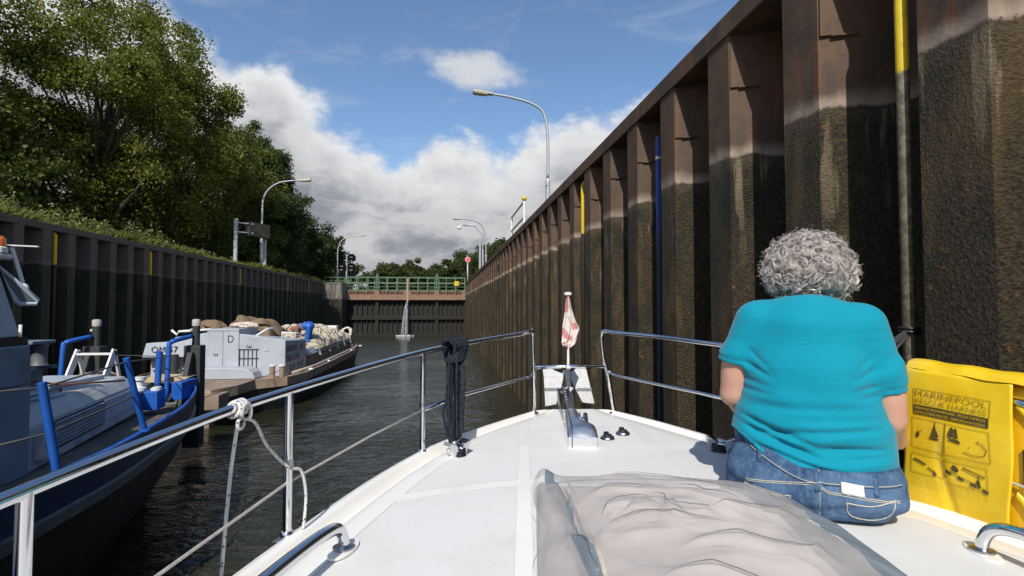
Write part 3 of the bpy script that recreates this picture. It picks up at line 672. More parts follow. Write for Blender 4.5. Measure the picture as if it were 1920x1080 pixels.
M_DECKB = M('dirty_brown_deck', (0.115, 0.098, 0.080), 0.85, var=0.35, sc=2.5, bump=0.25, bsc=60, dirt=(0.05, 0.042, 0.035), dsc=1.5, damt=0.7)
M_WHT = M('white_paint', (0.72, 0.72, 0.70), 0.5, var=0.08, dirt=(0.4, 0.36, 0.32), dsc=5, damt=0.4)
M_POST = M('tarred_post', (0.035, 0.038, 0.036), 0.7, var=0.4, sc=8, bump=0.3)
M_WIRE = M('dark_wire', (0.10, 0.095, 0.085), 0.6)
M_ORG = M('orange_plastic', (0.75, 0.17, 0.02), 0.35)
M_GLASS = M('dark_window_glass', (0.012, 0.016, 0.018), 0.06, spec=0.8)
tug = thing('push_tug', 'grey and blue push tug with slate wheelhouse beside the guard rail', 'tug boat', (-5.6, 5.5, 0))
tug.location = (0, 0, 0)
TR = catmull([(-2.95, -3, 0), (-2.95, 1, 0), (-2.96, 3, 0), (-3.0, 4.9, 0), (-3.06, 5.6, 0), (-3.22, 6.5, 0), (-3.52, 7.9, 0), (-3.95, 9.2, 0), (-4.32, 10.15, 0), (-4.62, 10.62, 0), (-5.0, 10.78, 0), (-5.6, 10.8, 0)], 6)
TR = [np.array(q_) for q_ in TR]; TLm = [np.array((-11.2-q_[0], q_[1], 0)) for q_ in TR[::-1]]; TO = TR + TLm[1:]
def gz(y): return 1.50-0.022*max(0, y-5)
cx = np.array((-5.6, 3.0, 0))
def ring(s_, dz, aft=0.0): return [(-5.6+(q_[0]+5.6)*s_, q_[1]-aft*max(0, (q_[1]-3)/8), gz(q_[1])+dz) for q_ in TO]
def band(name, mat, rows_, **k): mb = MB(); mb.grid(np.array(rows_)); return mb.build(name, mat, tug, True, auto=50, **k)
band('bulwark', M_BLUE, [ring(.975, -.38), ring(.975, -.02), ring(.98, .0), ring(1.0, .0), ring(1.003, -.015), ring(1.003, -.03)])
band('hull_band', M_BLUEH, [ring(1.003, -.03), ring(.998, -.30, .05)])
band('rubbing_strake', M_WORN, [ring(.998, -.30, .05), ring(1.012, -.31, .05), ring(1.012, -.40, .05), ring(.995, -.42, .08)])
band('hull', M_BLK, [ring(.995, -.42, .08), ring(.96, -.75, .4), ring(.88, -1.2, 1.0), ring(.75, -1.75, 1.8)])
mb = MB(); rr = ring(.974, -.38); n_ = len(rr)
mb.grid(np.array([[(rr[i][0]*(1-t)+rr[n_-1-i][0]*t, rr[i][1], rr[i][2]) for t in np.linspace(0, 1, 8)] for i in range(n_//2+1)])); mb.build('deck', M_DECKB, tug, True)
def frustum(mb, b, t, z0, z1): mb.hexa([(*q_, z0) for q_ in b]+[(*q_, z1) for q_ in t])
mb = MB()
frustum(mb, [(-7.06, 5.86), (-4.14, 5.86), (-4.86, 9.3), (-6.34, 9.3)], [(-7.06, 5.86), (-4.14, 5.86), (-4.86, 9.3), (-6.34, 9.3)], 1.10, 1.55)
frustum(mb, [(-7.06, 5.86), (-4.14, 5.86), (-4.86, 9.3), (-6.34, 9.3)], [(-6.9, 5.86), (-4.32, 5.86), (-4.98, 9.18), (-6.22, 9.18)], 1.551, 1.71)
cas = mb.build('engine_casing', M_CAS, tug, bevel=0.015)
du = np.array((-0.72, 3.44, 0)); du /= np.linalg.norm(du)
def cs(s_, z, o=0.004):
    q_ = np.array((-4.14, 5.86, 0))+du*s_; return (q_[0]+o*du[1], q_[1]-o*du[0], z)
mb = MB()
for i in range(7):
    z = 1.22+i*0.042; mb.hexa([cs(.80, z), cs(2.15, z), cs(2.15, z, .002), cs(.80, z, .002), cs(.80, z+.03, .028), cs(2.15, z+.03, .028), cs(2.15, z+.034, .002), cs(.80, z+.034, .002)])
mb.build('louvre', M_LGREY, cas)
mb = MB(); mb.hexa([cs(.78, 1.2, .004), cs(2.17, 1.2, .004), cs(2.17, 1.2, -.01), cs(.78, 1.2, -.01), cs(.78, 1.53, .004), cs(2.17, 1.53, .004), cs(2.17, 1.53, -.01), cs(.78, 1.53, -.01)]); mb.build('louvre_backing', M_DARK, cas)
mb = MB(); mb.hexa([cs(2.2, 1.24, .018), cs(3.3, 1.24, .018), cs(3.3, 1.24, 0), cs(2.2, 1.24, 0), cs(2.2, 1.52, .018), cs(3.3, 1.52, .018), cs(3.3, 1.52, 0), cs(2.2, 1.52, 0)]); mb.build('side_hatch', M_LGREY, cas, bevel=.006)
mb = MB(); mb.hexa([cs(.34, 1.2, .09), cs(.62, 1.2, .09), cs(.62, 1.2, 0), cs(.34, 1.2, 0), cs(.34, 1.45, .09), cs(.62, 1.45, .09), cs(.62, 1.45, 0), cs(.34, 1.45, 0)]); mb.build('vent_box', M_CAS, cas, bevel=.01)
mb = MB(); mb.lathe((-5.0, 7.1, 1.712), [(.42, 0), (.42, .03), (.36, .05), (.36, .06), (0, .07)], 28); mb.box((-5.9, 7.9, 1.712), (-5.1, 8.9, 1.77)); mb.box((-5.35, 6.1, 1.712), (-4.6, 6.45, 1.78)); mb.build('deck_hatch', M_LGREY, cas, bevel=.01)
mb = MB(); mb.tube([(-4.5, 6.4, 1.71), (-4.5, 6.4, 1.80), (-4.68, 7.3, 1.80), (-4.68, 7.3, 1.71)], .015, 8); mb.build('hand_rail', M_WORN, cas, True)
# wheelhouse
mb = MB(); frustum(mb, [(-7.05, 1.6), (-4.12, 1.6), (-4.12, 6.01), (-7.05, 6.01)], [(-7.05, 1.6), (-4.12, 1.6), (-4.12, 6.01), (-7.05, 6.01)], 1.10, 2.02)
frustum(mb, [(-7.05, 1.6), (-4.12, 1.6), (-4.12, 6.01), (-7.05, 6.01)], [(-7.02, 1.6), (-4.14, 1.6), (-4.14, 6.01), (-7.02, 6.01)], 2.021, 2.42)
wh = mb.build('wheelhouse', M_SLATE, tug, bevel=.02)
mb = MB(); mb.box((-7.03, 1.58), (-7.03, 1.58)) if False else frustum(mb, [(-7.0, 1.6), (-4.155, 1.6), (-4.155, 6.00), (-7.0, 6.00)], [(-7.0, 1.6), (-4.16, 1.6), (-4.16, 5.99), (-7.0, 5.99)], 2.421, 2.50); mb.build('dark_band', M_DARK, wh)
mb = MB(); frustum(mb, [(-7.02, 1.6), (-4.175, 1.6), (-4.175, 5.93), (-7.02, 5.93)], [(-6.9, 1.6), (-4.32, 1.6), (-4.32, 5.78), (-6.9, 5.78)], 2.501, 3.27); mb.build('upper_cabin', M_LGREY, wh, bevel=.015)
def side(y, z, o=.006): t = (z-2.50)/.77; return (-4.175-.145*t+o, y, z)
for y0, y1 in ((4.55, 5.50), (3.3, 4.35), (1.9, 3.05)):
    mb = MB(); pts = [(y0, 2.62), (y1, 2.60), (y1, 3.05), (y1-.03, 3.12), (y0, 3.12)]
    V = [side(y, z, .008) for y, z in pts]+[side(y, z, -.02) for y, z in pts]; n_ = len(pts)
    mb.add(V, [tuple(range(n_)), tuple(range(2*n_-1, n_-1, -1))]+[(i, n_+i, n_+(i+1) % n_, (i+1) % n_) for i in range(n_)]); wn = mb.build('window', M_GLASS, wh)
    mb = MB(); mb.tube([side(y, z, .012) for y, z in pts], .028, 6, closed=True); mb.build('window_seal', M_DARK, wn, True)
mb = MB(); mb.box((-7.05, 1.5, 3.275), (-4.28, 5.95, 3.33)); mb.build('roof', M_WHT, wh, bevel=.02)
mb = MB(); mb.lathe((-4.37, 5.84, 3.335), [(.10, 0), (.10, .05), (.085, .06)], 16); mb.build('lamp_base', M_WHT, wh)
mb = MB(); mb.lathe((-4.37, 5.84, 3.396), [(.085, 0), (.082, .08), (.06, .105), (0, .11)], 16); mb.build('beacon', M_ORG, wh, True, auto=40)
mb = MB(); mb.bar((-4.6, 5.95, 3.43), (-4.12, 6.05, 3.42), .05, .012); mb.tube([(-4.24, 6.02, 3.05), (-4.30, 5.95, 3.40)], .018, 8); mb.lathe((-4.25, 6.03, 2.99), [(.02, 0), (.06, .02), (.055, .06), (.02, .08)], 14, axis=(.4, -.9, 0)); mb.build('radar_bracket', M_WHT, wh)
mb = MB(); t3 = [(-4.315, 5.82, 3.20), (-4.10, 6.03, 2.87), (-4.115, 6.03, 2.83), (-4.20, 5.94, 2.83), (-4.222, 5.92, 2.86)]; mb.tube(t3, .022, 8, closed=True); mb.build('wing_window_frame', M_LGREY, wh, True)
mb = MB(); mb.add(t3, [(0, 1, 2, 3, 4)]); mb.add([(a_, b_+.008, c_) for a_, b_, c_ in t3], [(4, 3, 2, 1, 0)]); mb.build('wing_window_pane', M('grey_glass', (0.10, 0.12, 0.13), 0.1), wh)
mb = MB(); mb.tube([(-4.24, 5.99, 2.0), (-4.20, 6.04, 2.42)], .025, 8); mb.build('grab_bar', M_LGREY, wh, True)
# winch in front of the wheelhouse
mb = MB(); mb.box((-5.28, 7.2, 1.72), (-5.08, 7.6, 2.33)); mb.box((-5.28, 7.2, 2.02), (-4.92, 7.25, 2.06)); mb.box((-5.28, 7.55, 2.02), (-4.92, 7.6, 2.06)); mb.box((-5.28, 7.2, 2.34), (-4.94, 7.6, 2.38)); wi = mb.build('winch', M_SLATE, tug, bevel=.008)
mb = MB(); mb.lathe((-5.0, 7.40, 2.065), [(.05, 0), (.10, .01), (.085, .03), (.085, .24), (.10, .26)], 16); mb.build('winch_drum', M_MET if False else M_WORN, wi, True, auto=40)
mb = MB(); mb.tube([(-5.22, 7.4, 2.30), (-5.22, 7.4, 2.58)], .018, 8); mb.build('winch_handle', M_WHT, wi, True)
mb = MB(); mb.tube([(-5.13, 7.15, 2.47), (-5.09, 7.15, 2.40), (-5.04, 7.15, 2.42), (-5.07, 7.15, 2.48)], .028, 8, closed=True); mb.build('orange_ring', M('faded_orange', (0.55, 0.28, 0.05), 0.6), wi, True)
mb = MB(); mb.tube([(-5.2, 7.15, 1.95), (-4.86, 7.6, 1.80), (-4.55, 8.4, 1.74)], .014, 6); mb.build('orange_brace', M('rust_pipe', (0.32, 0.12, 0.05), 0.7), wi, True)
# blue stanchions and wires along the side
for bx, by, tx, ty, zt in ((-2.99, 4.66, -3.05, 4.55, 2.22), (-3.17, 6.25, -3.25, 6.02, 2.27)):
    mb = MB(); mb.tube([(bx, by, gz(by)-.02), (tx, ty, zt)], .032, 12); mb.lathe((bx, by, gz(by)-.01), [(.05, 0), (.05, .02), (.035, .03)], 12); mb.build('stanchion', M_BLUE, tug, True, auto=40)
for pts in ([(-4.12, 4.0, 2.14), (-3.05, 4.56, 2.18), (-3.25, 6.03, 2.23), (-4.66, 9.9, 1.95), (-6.4, 11.0, 1.9)], [(-3.6, 4.0, 1.72), (-3.03, 4.6, 1.82), (-3.22, 6.12, 1.86), (-4.62, 9.9, 1.6)]):
    mb = MB(); mb.tube(pts, .009, 6); mb.build('guard_wire', M_WIRE, tug, True)
# bow: pushing posts, bent blue rails, bitts
for x, xr in ((-4.70, -4.93), (-6.45, -6.68)):
    mb = MB(); mb.box((x-.15, 10.82, .15), (x+.15, 11.06, 2.07)); mb.prism([(10.3, .9), (10.82, .9), (10.82, 1.95), (10.72, 1.95)], x-.05, x+.05, lambda a_, b_, h: (h, a_, b_)); mb.prism([(10.05, 1.14), (10.3, 1.10), (10.82, 1.30), (10.82, 1.44)], x-.11, x-.052, lambda a_, b_, h: (h, a_, b_)); pp = mb.build('pushing_post', M_POST, tug, bevel=.015)
    mb = MB(); mb.tube([(x+.02, 10.94, 2.0), (x+.02, 10.94, 2.5)], .066, 12); mb.build('post_top', M_POST, pp, True, auto=40)
    mb = MB(); mb.lathe((x+.02, 10.94, 2.44), [(.072, 0), (.074, .10), (.06, .125), (0, .13)], 14); mb.tube([(x-.08, 10.94, 2.36), (x-.02, 10.94, 2.36)], .03, 8); mb.build('pale_cap', M('bleached_cap', (0.42, 0.40, 0.36), 0.8), pp, True, auto=40)
    mb = MB(); mb.tube(catmull([(xr+.02, 10.35, 1.12), (xr, 10.45, 2.05), (xr+.02, 10.47, 2.15), (xr+.08, 10.52, 2.19), (x-.02, 10.86, 2.25)], 4), .042, 12); mb.build('bent_rail', M_BLUE, tug, True)
mb = MB(); mb.tube([(-4.78, 9.75, 1.12), (-4.76, 9.78, 2.0)], .05, 12); mb.lathe((-4.76, 9.78, 1.99), [(.05, 0), (.055, .05), (.02, .07)], 12); mb.build('stanchion', M_BLUE, tug, True, auto=40)
mb = MB(); frustum(mb, [(-5.1, 9.45), (-4.62, 9.45), (-4.66, 9.8), (-5.1, 9.8)], [(-5.02, 9.45), (-4.62, 9.45), (-4.66, 9.8), (-5.02, 9.8)], 1.115, 1.42); mb.box((-4.62, 9.9, 1.2), (-4.45, 10.5, 1.50)); bt = mb.build('bitt_base', M_BLUE, tug, bevel=.01)
mb = MB(); mb.lathe((-4.98, 9.62, 1.42), [(.10, 0), (.10, .05), (.06, .06), (.06, .16), (.09, .17), (.09, .22)], 14); mb.lathe((-4.72, 9.62, 1.42), [(.08, 0), (.08, .05), (0, .06)], 14); mb.build('bitt', M_WHT, bt, True, auto=40)
mb = MB(); mb.box((-6.6, 9.8, 1.11), (-5.25, 10.75, 1.42)); mb.build('bow_locker', M('grey_bow_plate', (0.16, 0.165, 0.16), 0.7, var=0.3), tug, bevel=.03)
mb = MB(); mb.prism([(-5.35, 1.43), (-4.72, 1.43), (-4.60, 1.52), (-5.3, 1.52)], 10.5, 11.0, lambda a_, b_, h: (a_, h, b_)); mb.build('push_pad', M('pale_wood_pad', (0.52, 0.40, 0.26), 0.8), tug)
# leaning white step frame
sf = thing('step_frame', 'white welded step frame leaning on the bow of the push tug', 'steps', (-5.75, 9.55, 1.12))
for dx in (-.28, .28):
    mb = MB(); mb.bar((dx, -.3, .0), (dx, .25, .95), .03, .13, (0, 1, 0)); mb.bar((dx, .25, .95), (dx, .55, .0), .03, .06, (0, 1, 0)); mb.build('side_frame', M_WHT, sf)
for t in (.05, .38, .95): mb = MB(); mb.box((-.26, -.3+.55*t-.06, .95*t-.02), (.26, -.3+.55*t+.06, .95*t+.01)); mb.build('tread', M_WHT, sf)
# coil of rope on the bow locker
def ropeheap(name, label, cat, cx_, cy_, cz_, rx_, ry_, h_, n, r, mat, seed, base=None):
    rn = random.Random(seed); root = thing(name, label, cat, (cx_, cy_, cz_)); mb = MB()
    for i in range(n):
        a0 = rn.uniform(0, 2*pi); R = rn.uniform(.25, 1); pts = []; rr_ = rn.uniform(.12, .5)
        ox, oy = R*cos(a0)*(1-rr_*.6), R*sin(a0)*(1-rr_*.6); turns = rn.uniform(.7, 1.8); k = int(14*turns)
        for j in range(k):
            a = 2*pi*turns*j/k+a0; u = ox+rr_*cos(a)*(1+.2*sin(3*a+i)); v = oy+rr_*sin(a)*.7; d_ = min(1, u*u+v*v)
            pts.append((u*rx_, v*ry_, h_*(1-d_**1.5)*rn.uniform(.93, 1.03)+r+rn.uniform(0, r)))
        mb.tube(pts, r, 6)
    mb.build('rope_strands', mat, root, True)
    return root
M_ROPE = M('old_tan_rope', (0.30, 0.235, 0.16), 0.9, var=0.3, sc=25, bump=0.5, bsc=120)
ropeheap('rope_coil', 'tangled coil of tan rope on the bow locker of the push tug', 'rope', -6.0, 10.25, 1.425, .42, .38, .20, 46, .018, M_ROPE, 3)

# ================================================================ work barge ahead of the tug
M_BG = M('pale_grey_paint', (0.40, 0.43, 0.475), 0.5, var=0.07, sc=2, dirt=(0.30, 0.31, 0.32), dsc=3, damt=0.5)
M_BGB = M('blue_grey_coaming', (0.23, 0.28, 0.335), 0.55, var=0.12, sc=3, dirt=(0.17, 0.15, 0.14))
M_RUST = M('rusty_brown_deck', (0.27, 0.20, 0.15), 0.85, var=0.35, sc=2.5, bump=0.2, dirt=(0.10, 0.07, 0.05), dsc=2)
M_LET = M('dark_lettering', (0.016, 0.018, 0.024), 0.7)
bar = thing('work_barge', 'flat grey work barge with rusty brown deck moored ahead of the push tug', 'barge', (0, 0, 0))
BR = [(-6.3, 13.25), (-5.35, 13.3), (-5.05, 14.1), (-4.95, 15.0), (-4.30, 15.6), (-4.05, 16.6), (-4.0, 20), (-4.02, 25.5), (-4.2, 27.6), (-4.55, 28.6), (-5.2, 29.2), (-6.3, 29.5)]
BL = [(-12.6-x, y) for x, y in BR]
def bring(s_, z, dy=0): return [(-6.3+(x+6.3)*s_, y+(dy if y > 27 else (-dy if y < 15 else 0)), z) for x, y in BR+BL[::-1][1:-1]]
ro = bring(1, .80); n_ = len(ro)
def loop(rows_):
    P = np.array([r_+[r_[0]] for r_ in rows_]); mb = MB(); mb.grid(P); return mb
mb = MB(); mb.add(ro, [tuple(range(n_))]); mb.build('deck', M_RUST, bar)
loop([bring(1, .86), bring(1.012, .86), bring(1.012, .62), bring(.985, .60)]).build('deck_rim', M('worn_brown_rim', (0.34, 0.25, 0.18), 0.8, var=0.3, sc=3, dirt=(0.1, 0.07, 0.05)), bar, False)
loop([bring(.985, .60), bring(.96, .30), bring(.90, -.3)]).build('hull', M_BLK, bar, True)
mb = MB(); mb.box((-5.75, 13.0, .45), (-5.05, 13.6, .79)); mb.box((-5.5, 13.25, -.2), (-5.35, 13.4, .44)); mb.build('stern_step', M_RUST, bar, bevel=.02)
F = 16.28
mb = MB(); mb.hexa([(-5.80, F, .80), (-4.53, F, .80), (-4.58, F+2.6, .80), (-5.80, F+2.6, .80), (-5.80, F, 2.03), (-4.53, F, 1.83), (-4.58, F+2.6, 1.70), (-5.80, F+2.6, 1.85)]); ch = mb.build('deck_chest', M_BG, bar, bevel=.012)
mb = MB(); mb.box((-6.66, F-.02, .80), (-5.805, F+1.6, 2.17)); dc = mb.build('door_cabinet', M_BG, bar, bevel=.012)
mb = MB(); mb.hexa([(-7.75, F+.05, .8), (-6.665, F+.05, .8), (-6.665, F+2, .8), (-7.75, F+2, .8), (-7.55, F+.05, 1.94), (-6.665, F+.05, 2.07), (-6.665, F+2, 2.07), (-7.55, F+2, 1.94)]); mb.build('wing_cabinet', M_BG, bar, bevel=.012)
mb = MB(); mb.hexa([(-8.15, F-.45, 1.42), (-6.9, F-.45, 1.42), (-6.9, F+.04, 1.42), (-8.15, F+.04, 1.42), (-8.08, F-.40, 1.80), (-6.9, F-.40, 1.86), (-6.9, F+.04, 1.86), (-8.08, F+.04, 1.80)]); mb.box((-8.1, F-.1, .81), (-6.9, F+.04, 1.419)); ob = mb.build('lettered_hood', M_BG, bar, bevel=.012)
mb = MB(); mb.box((-7.8, F-.42, 1.05), (-7.35, F-.12, 1.4)); mb.build('dark_opening', M_DARK, bar)
mb = MB(); pts = [(-6.9, .81), (-5.15, .81), (-5.22, .98), (-5.34, 1.07), (-5.5, 1.10), (-6.9, 1.13)]; mb.prism(pts[::-1], F-.62, F-.025, lambda a_, b_, h: (a_, h, b_)); mb.build('rounded_step', M_BG, bar, bevel=.015)
def letters(txt, size, org, ux, uz, name, parent, mat=M_LET, space=1.0):
    v, f = textmesh(txt, size, space=space); o3 = np.array(org); ux = np.array(ux); uz = np.array(uz)
    mb = MB(); mb.add(o3+v[:, :1]*ux+v[:, 1:]*uz, f); return mb.build(name, mat, parent)
letters('D', .30, (-6.22+.10, F-.024, 1.78), (.85, 0, 0), (0, 0, 1), 'letter', dc)
letters('OM 57', .24, (-7.93, F-.452, 1.55), (1.0, 0, 0), (0, .05, 1), 'lettering', ob)
uy = np.array((-.05/2.6, 1, 0))
for t_, y_, z, s_ in (('BERLIN', .14, 1.46, .27), ('1,81', 1.62, 1.44, .25), ('05611210', .14, 1.18, .27), ('L 30,75', .14, .90, .24), ('B 4,77', 1.45, .92, .22)):
    letters(t_, s_, (-4.528+.006-.05*y_/2.6, F+y_, z), tuple(uy*1.35), (0, 0, 1), 'lettering', ch)
mb = MB()
for x in np.linspace(-5.78, -5.32, 5): mb.bar((x, F-.012, 1.02), (x, F-.012, 1.58), .02, .02)
for z in (1.58, 1.32, 1.02): mb.bar((-5.82, F-.014, z), (-5.26, F-.014, z), .018, .018)
mb.build('window_bars', M_LET, ch)
for p_, nm, par in (((-5.53, F-.03, 1.70), 'handle', ch), ((-6.42, F-.05, 1.48), 'handle', dc)):
    mb = MB(); x, y, z = p_; mb.tube([(x-.06, y+.02, z), (x-.05, y-.01, z-.03), (x+.05, y-.01, z-.03), (x+.06, y+.02, z)], .012, 6); mb.build(nm, M_WORN, par, True)
mb = MB(); mb.box((-6.235, F-.0235, .86), (-6.225, F-.0205, 2.12)); mb.box((-6.64, F-.0235, 2.11), (-5.83, F-.0205, 2.12)); mb.build('door_gap', M_LET, dc)
mb = MB()
for x0, x1, z0, z1 in ((-5.12, -4.98, 1.52, 1.64),):
    mb.box((x0, F-.012, z0), (x1, F-.0, z1))
mb.build('small_plate', M_BG, ch, bevel=.003)
for x in (-4.72, -4.46):
    mb = MB(); mb.lathe((x, 15.75, .80), [(.10, 0), (.10, .02), (.075, .03), (.075, .34)], 14); bo = mb.build('bollard', M_RUST, bar, True, auto=40)
    mb = MB(); mb.lathe((x, 15.75, 1.14), [(.095, 0), (.095, .045), (.08, .05), (0, .05)], 14); mb.build('bollard_cap', M_WHT, bo, True, auto=40)
mb = MB(); mb.bar((-4.66, 15.75, 1.0), (-4.50, 15.75, 1.0), .03, .03); mb.build('bollard_bar', M_RUST, bar)
for x in (-7.0, -7.25):
    mb = MB(); mb.lathe((x, 15.1, .80), [(.12, 0), (.12, .75)], 12); mb.box((x-.22, 15.06, 1.1), (x+.22, 15.14, 1.16)); mb.build('mooring_bitt', M_POST, bar, auto=40)
# hold coaming
mb = MB(); C0, C1 = F+2.62, 27.9
mb.box((-4.72, C0, .80), (-4.62, C1, 1.16)); mb.box((-8.0, C0, .80), (-7.9, C1, 1.16)); mb.box((-7.9, C1-.1, .80), (-4.72, C1, 1.16)); mb.build('hold_coaming', M('brown_coaming', (0.19, 0.16, 0.135), 0.8, var=0.25, sc=2.5, dirt=(0.1, 0.08, 0.06)), bar)
mb = MB(); mb.hexa([(-4.62, C0, 1.161), (-4.50, C0, 1.161), (-4.50, C1, 1.161), (-4.62, C1, 1.161), (-4.72, C0, 1.36), (-4.66, C0, 1.36), (-4.66, C1, 1.36), (-4.72, C1, 1.36)]); mb.build('coaming_top', M_BGB, bar, bevel=.01)
mb = MB(); mb.box((-7.9, C0, 1.2), (-4.72, C1-.1, 1.30)); mb.build('hold_cover', M_RUST, bar)
for y in np.linspace(C0+1.5, C1-1, 5):
    mb = MB(); mb.prism([(-4.50, 1.05), (-4.40, 1.05), (-4.50, 1.34)], y, y+.05, lambda a_, b_, h: (a_, h, b_)); mb.build('coaming_bracket', M_BGB, bar)
mb = MB(); mb.tube([(-4.28, 16.2, .90), (-4.10, 18, .90), (-4.08, 26, .90), (-4.3, 28, .90)], .05, 8); mb.build('edge_pipe', M('pale_worn_pipe', (0.42, 0.35, 0.28), 0.7, var=0.3), bar, True)
for y in (17.3, 19.8, 24.5, 27.3):
    mb = MB(); mb.lathe((-4.04, y, .86), [(.09, 0), (.06, .05), (.0, .06)], 10); mb.build('deck_lug', M_WHT, bar, True)
mb = MB(); mb.lathe((-4.9, 28.5, .8), [(.12, 0), (.12, .42), (.16, .43), (.16, .5)], 12); mb.build('bollard', M('weathered_pink_bollard', (0.35, 0.22, 0.18), 0.8), bar, auto=40)
# railing on the chest
mb = MB()
P_ = [(-5.35, F+.9, 2.0), (-4.62, F+.9, 1.92), (-4.62, F+2.0, 1.86)]
mb.tube([(-5.5, F+.35, 1.92), (-5.2, F+.55, 2.15), (-5.15, F+1.2, 2.15)], .03, 8); mb.build('lifting_handle', M_WHT, ch, True)
mb = MB(); mb.tube([(-5.0, F+1.3, 1.78), (-5.0, F+1.3, 2.0), (-4.65, F+1.5, 1.98), (-4.65, F+1.5, 1.75)], .025, 8); mb.tube([(-4.65, F+1.5, 1.97), (-4.7, F+2.3, 1.93), (-4.7, F+2.3, 1.7)], .022, 8); mb.build('chest_rail', M_WHT, ch, True)
mb = MB(); mb.tube([(-7.9, F+.6, 2.12), (-7.75, F+.6, 1.98), (-7.7, F+.6, 2.08), (-6.8, F+.6, 2.14)], .035, 8); mb.build('white_bar', M_WHT, bar, True)
mb = MB(); mb.bar((-4.6, 10.0, 1.05), (-4.6, 15.7, .98), .012, .012); o = mb.build('mooring_wire', M_WIRE); tag(o, 'thin mooring wire stretched from the tug bow to the barge bollards', 'wire')
# cargo: heap of nets and ropes, tarpaulin, box
def heap(name, label, cat, x0, x1, y0, y1, z0, h, mat, seed, amp, fold):
    rn = np.random.default_rng(seed); nx, ny = 40, 70
    X_, Y_ = np.meshgrid(np.linspace(0, 1, nx), np.linspace(0, 1, ny), indexing='ij')
    e = (1-np.abs(2*X_-1)**4)*(1-np.abs(2*Y_-1)**5); Hh = h*np.clip(e, 0, 1)**.6*(1+.25*np.sin(Y_*7+seed))
    for k in range(9):
        a = rn.uniform(0, pi); f_ = rn.uniform(*fold); Hh += amp*e*(1-np.abs(np.sin((X_*cos(a)+Y_*sin(a)*1.8)*f_+rn.uniform(0, 6)+.6*np.sin(Y_*f_*.7))))*rn.uniform(.2, 1)/2
    P = np.stack([x0+(x1-x0)*X_, y0+(y1-y0)*Y_, z0+Hh], -1); root = thing(name, label, cat, (0, 0, 0)); mb = MB(); mb.grid(P)
    mb.build('heap', mat, root, True); return root, P
M_NET = M('bleached_netting', (0.50, 0.42, 0.315), 0.95, var=0.3, sc=18, bump=0.9, bsc=60, dirt=(0.24, 0.18, 0.12), dsc=7, damt=0.8)
nh, P = heap('netting_heap', 'long heap of pale tan netting and rope piled on the barge hold', 'netting heap', -7.4, -4.50, 20.3, 27.9, 1.26, .42, M_NET, 5, .22, (8, 22))
rn = random.Random(4); mb = MB(); nx, ny = P.shape[:2]
for k in range(330):
    i = rn.uniform(8, nx-2); j = rn.uniform(1, ny-3); a = rn.uniform(0, 2*pi); pts = []
    for s_ in range(13):
        i = min(max(i+cos(a)*1.1, 0), nx-1); j = min(max(j+sin(a)*.9, 0), ny-1); a += rn.uniform(-.9, .9); pts.append(tuple(P[int(i), int(j)]+np.array((0, 0, .02+rn.uniform(0, .05)))))
    mb.tube(pts, rn.uniform(.014, .028), 5)
mb.build('rope_tangle', M('bleached_rope', (0.56, 0.49, 0.39), 0.9, var=0.25, sc=20), nh, True)
mb = MB()
for k in range(5):
    for s_ in range(5):
        pass
for k in range(16): mb.tube([(-4.75+.06*rn.uniform(-1, 1)+.22*cos(a), 27.5+.1*rn.uniform(-1, 1)+.12*sin(a), 1.55+.22*sin(a)+.04*rn.uniform(-1, 1)) for a in np.linspace(0, 2*pi, 14)], .022, 5)
mb.build('rope_loops', M('white_rope', (0.66, 0.60, 0.50), 0.9), nh, True)
M_TARP = M('brown_tarpaulin', (0.19, 0.13, 0.075), 0.8, var=0.3, sc=5, dirt=(0.10, 0.065, 0.04), dsc=3, damt=0.7)
th, P = heap('tarpaulin_heap', 'crumpled brown tarpaulin heaped behind the lettered deck chest', 'tarpaulin', -7.0, -5.45, 17.9, 19.4, 1.80, .22, M_TARP, 12, .24, (5, 12))
for pts in ([(-6.75, 18.6, 2.10), (-6.62, 18.7, 2.50), (-6.3, 18.9, 2.42), (-5.9, 19.0, 2.15)], [(-6.2, 18.4, 2.1), (-5.95, 18.5, 2.40), (-5.65, 18.6, 2.36), (-5.3, 18.9, 2.0)], [(-6.9, 18.2, 2.0), (-6.5, 18.2, 2.2), (-6.0, 18.1, 2.16), (-5.6, 18.2, 1.95)]):
    mb = MB(); g0 = catmull(pts, 6); rows_ = []
    for w_ in np.linspace(-.5, .5, 9): rows_.append([(q_[0]+.1*w_+.03*sin(9*w_+i), q_[1]+w_*.9, q_[2]-abs(w_)*.28+.05*sin(w_*11+i*.5)) for i, q_ in enumerate(g0)])
    mb.grid(np.array(rows_)); o = mb.build('fold', M_TARP, th, True); sd = o.modifiers.new('thick', 'SOLIDIFY'); sd.thickness = .02
mb = MB(); frustum(mb, [(-5.55, 26.0), (-4.95, 26.0), (-4.95, 26.5), (-5.55, 26.5)], [(-5.55, 26.0), (-4.95, 26.0), (-4.95, 26.5), (-5.55, 26.5)], 1.5, 1.92)
bx = mb.build('storage_box', M_WHT, None, bevel=.02); tag(bx, 'pale white storage box half sunk in the far end of the netting heap', 'box')
tag(ropeheap('plank_bundle', 'tan canvas bundle lying on the left grey cabinet of the barge', 'canvas bundle', -7.1, F+1.3, 2.05, .45, .35, .22, 26, .05, M_TARP, 8), None)
tag(ropeheap('rag_pile', 'small pile of pale rags on the cabinet lettered D', 'rags', -6.0, F+1.0, 2.17, .42, .4, .10, 26, .03, M('pale_rags', (0.55, 0.47, 0.40), 0.9, var=0.3), 9), None)
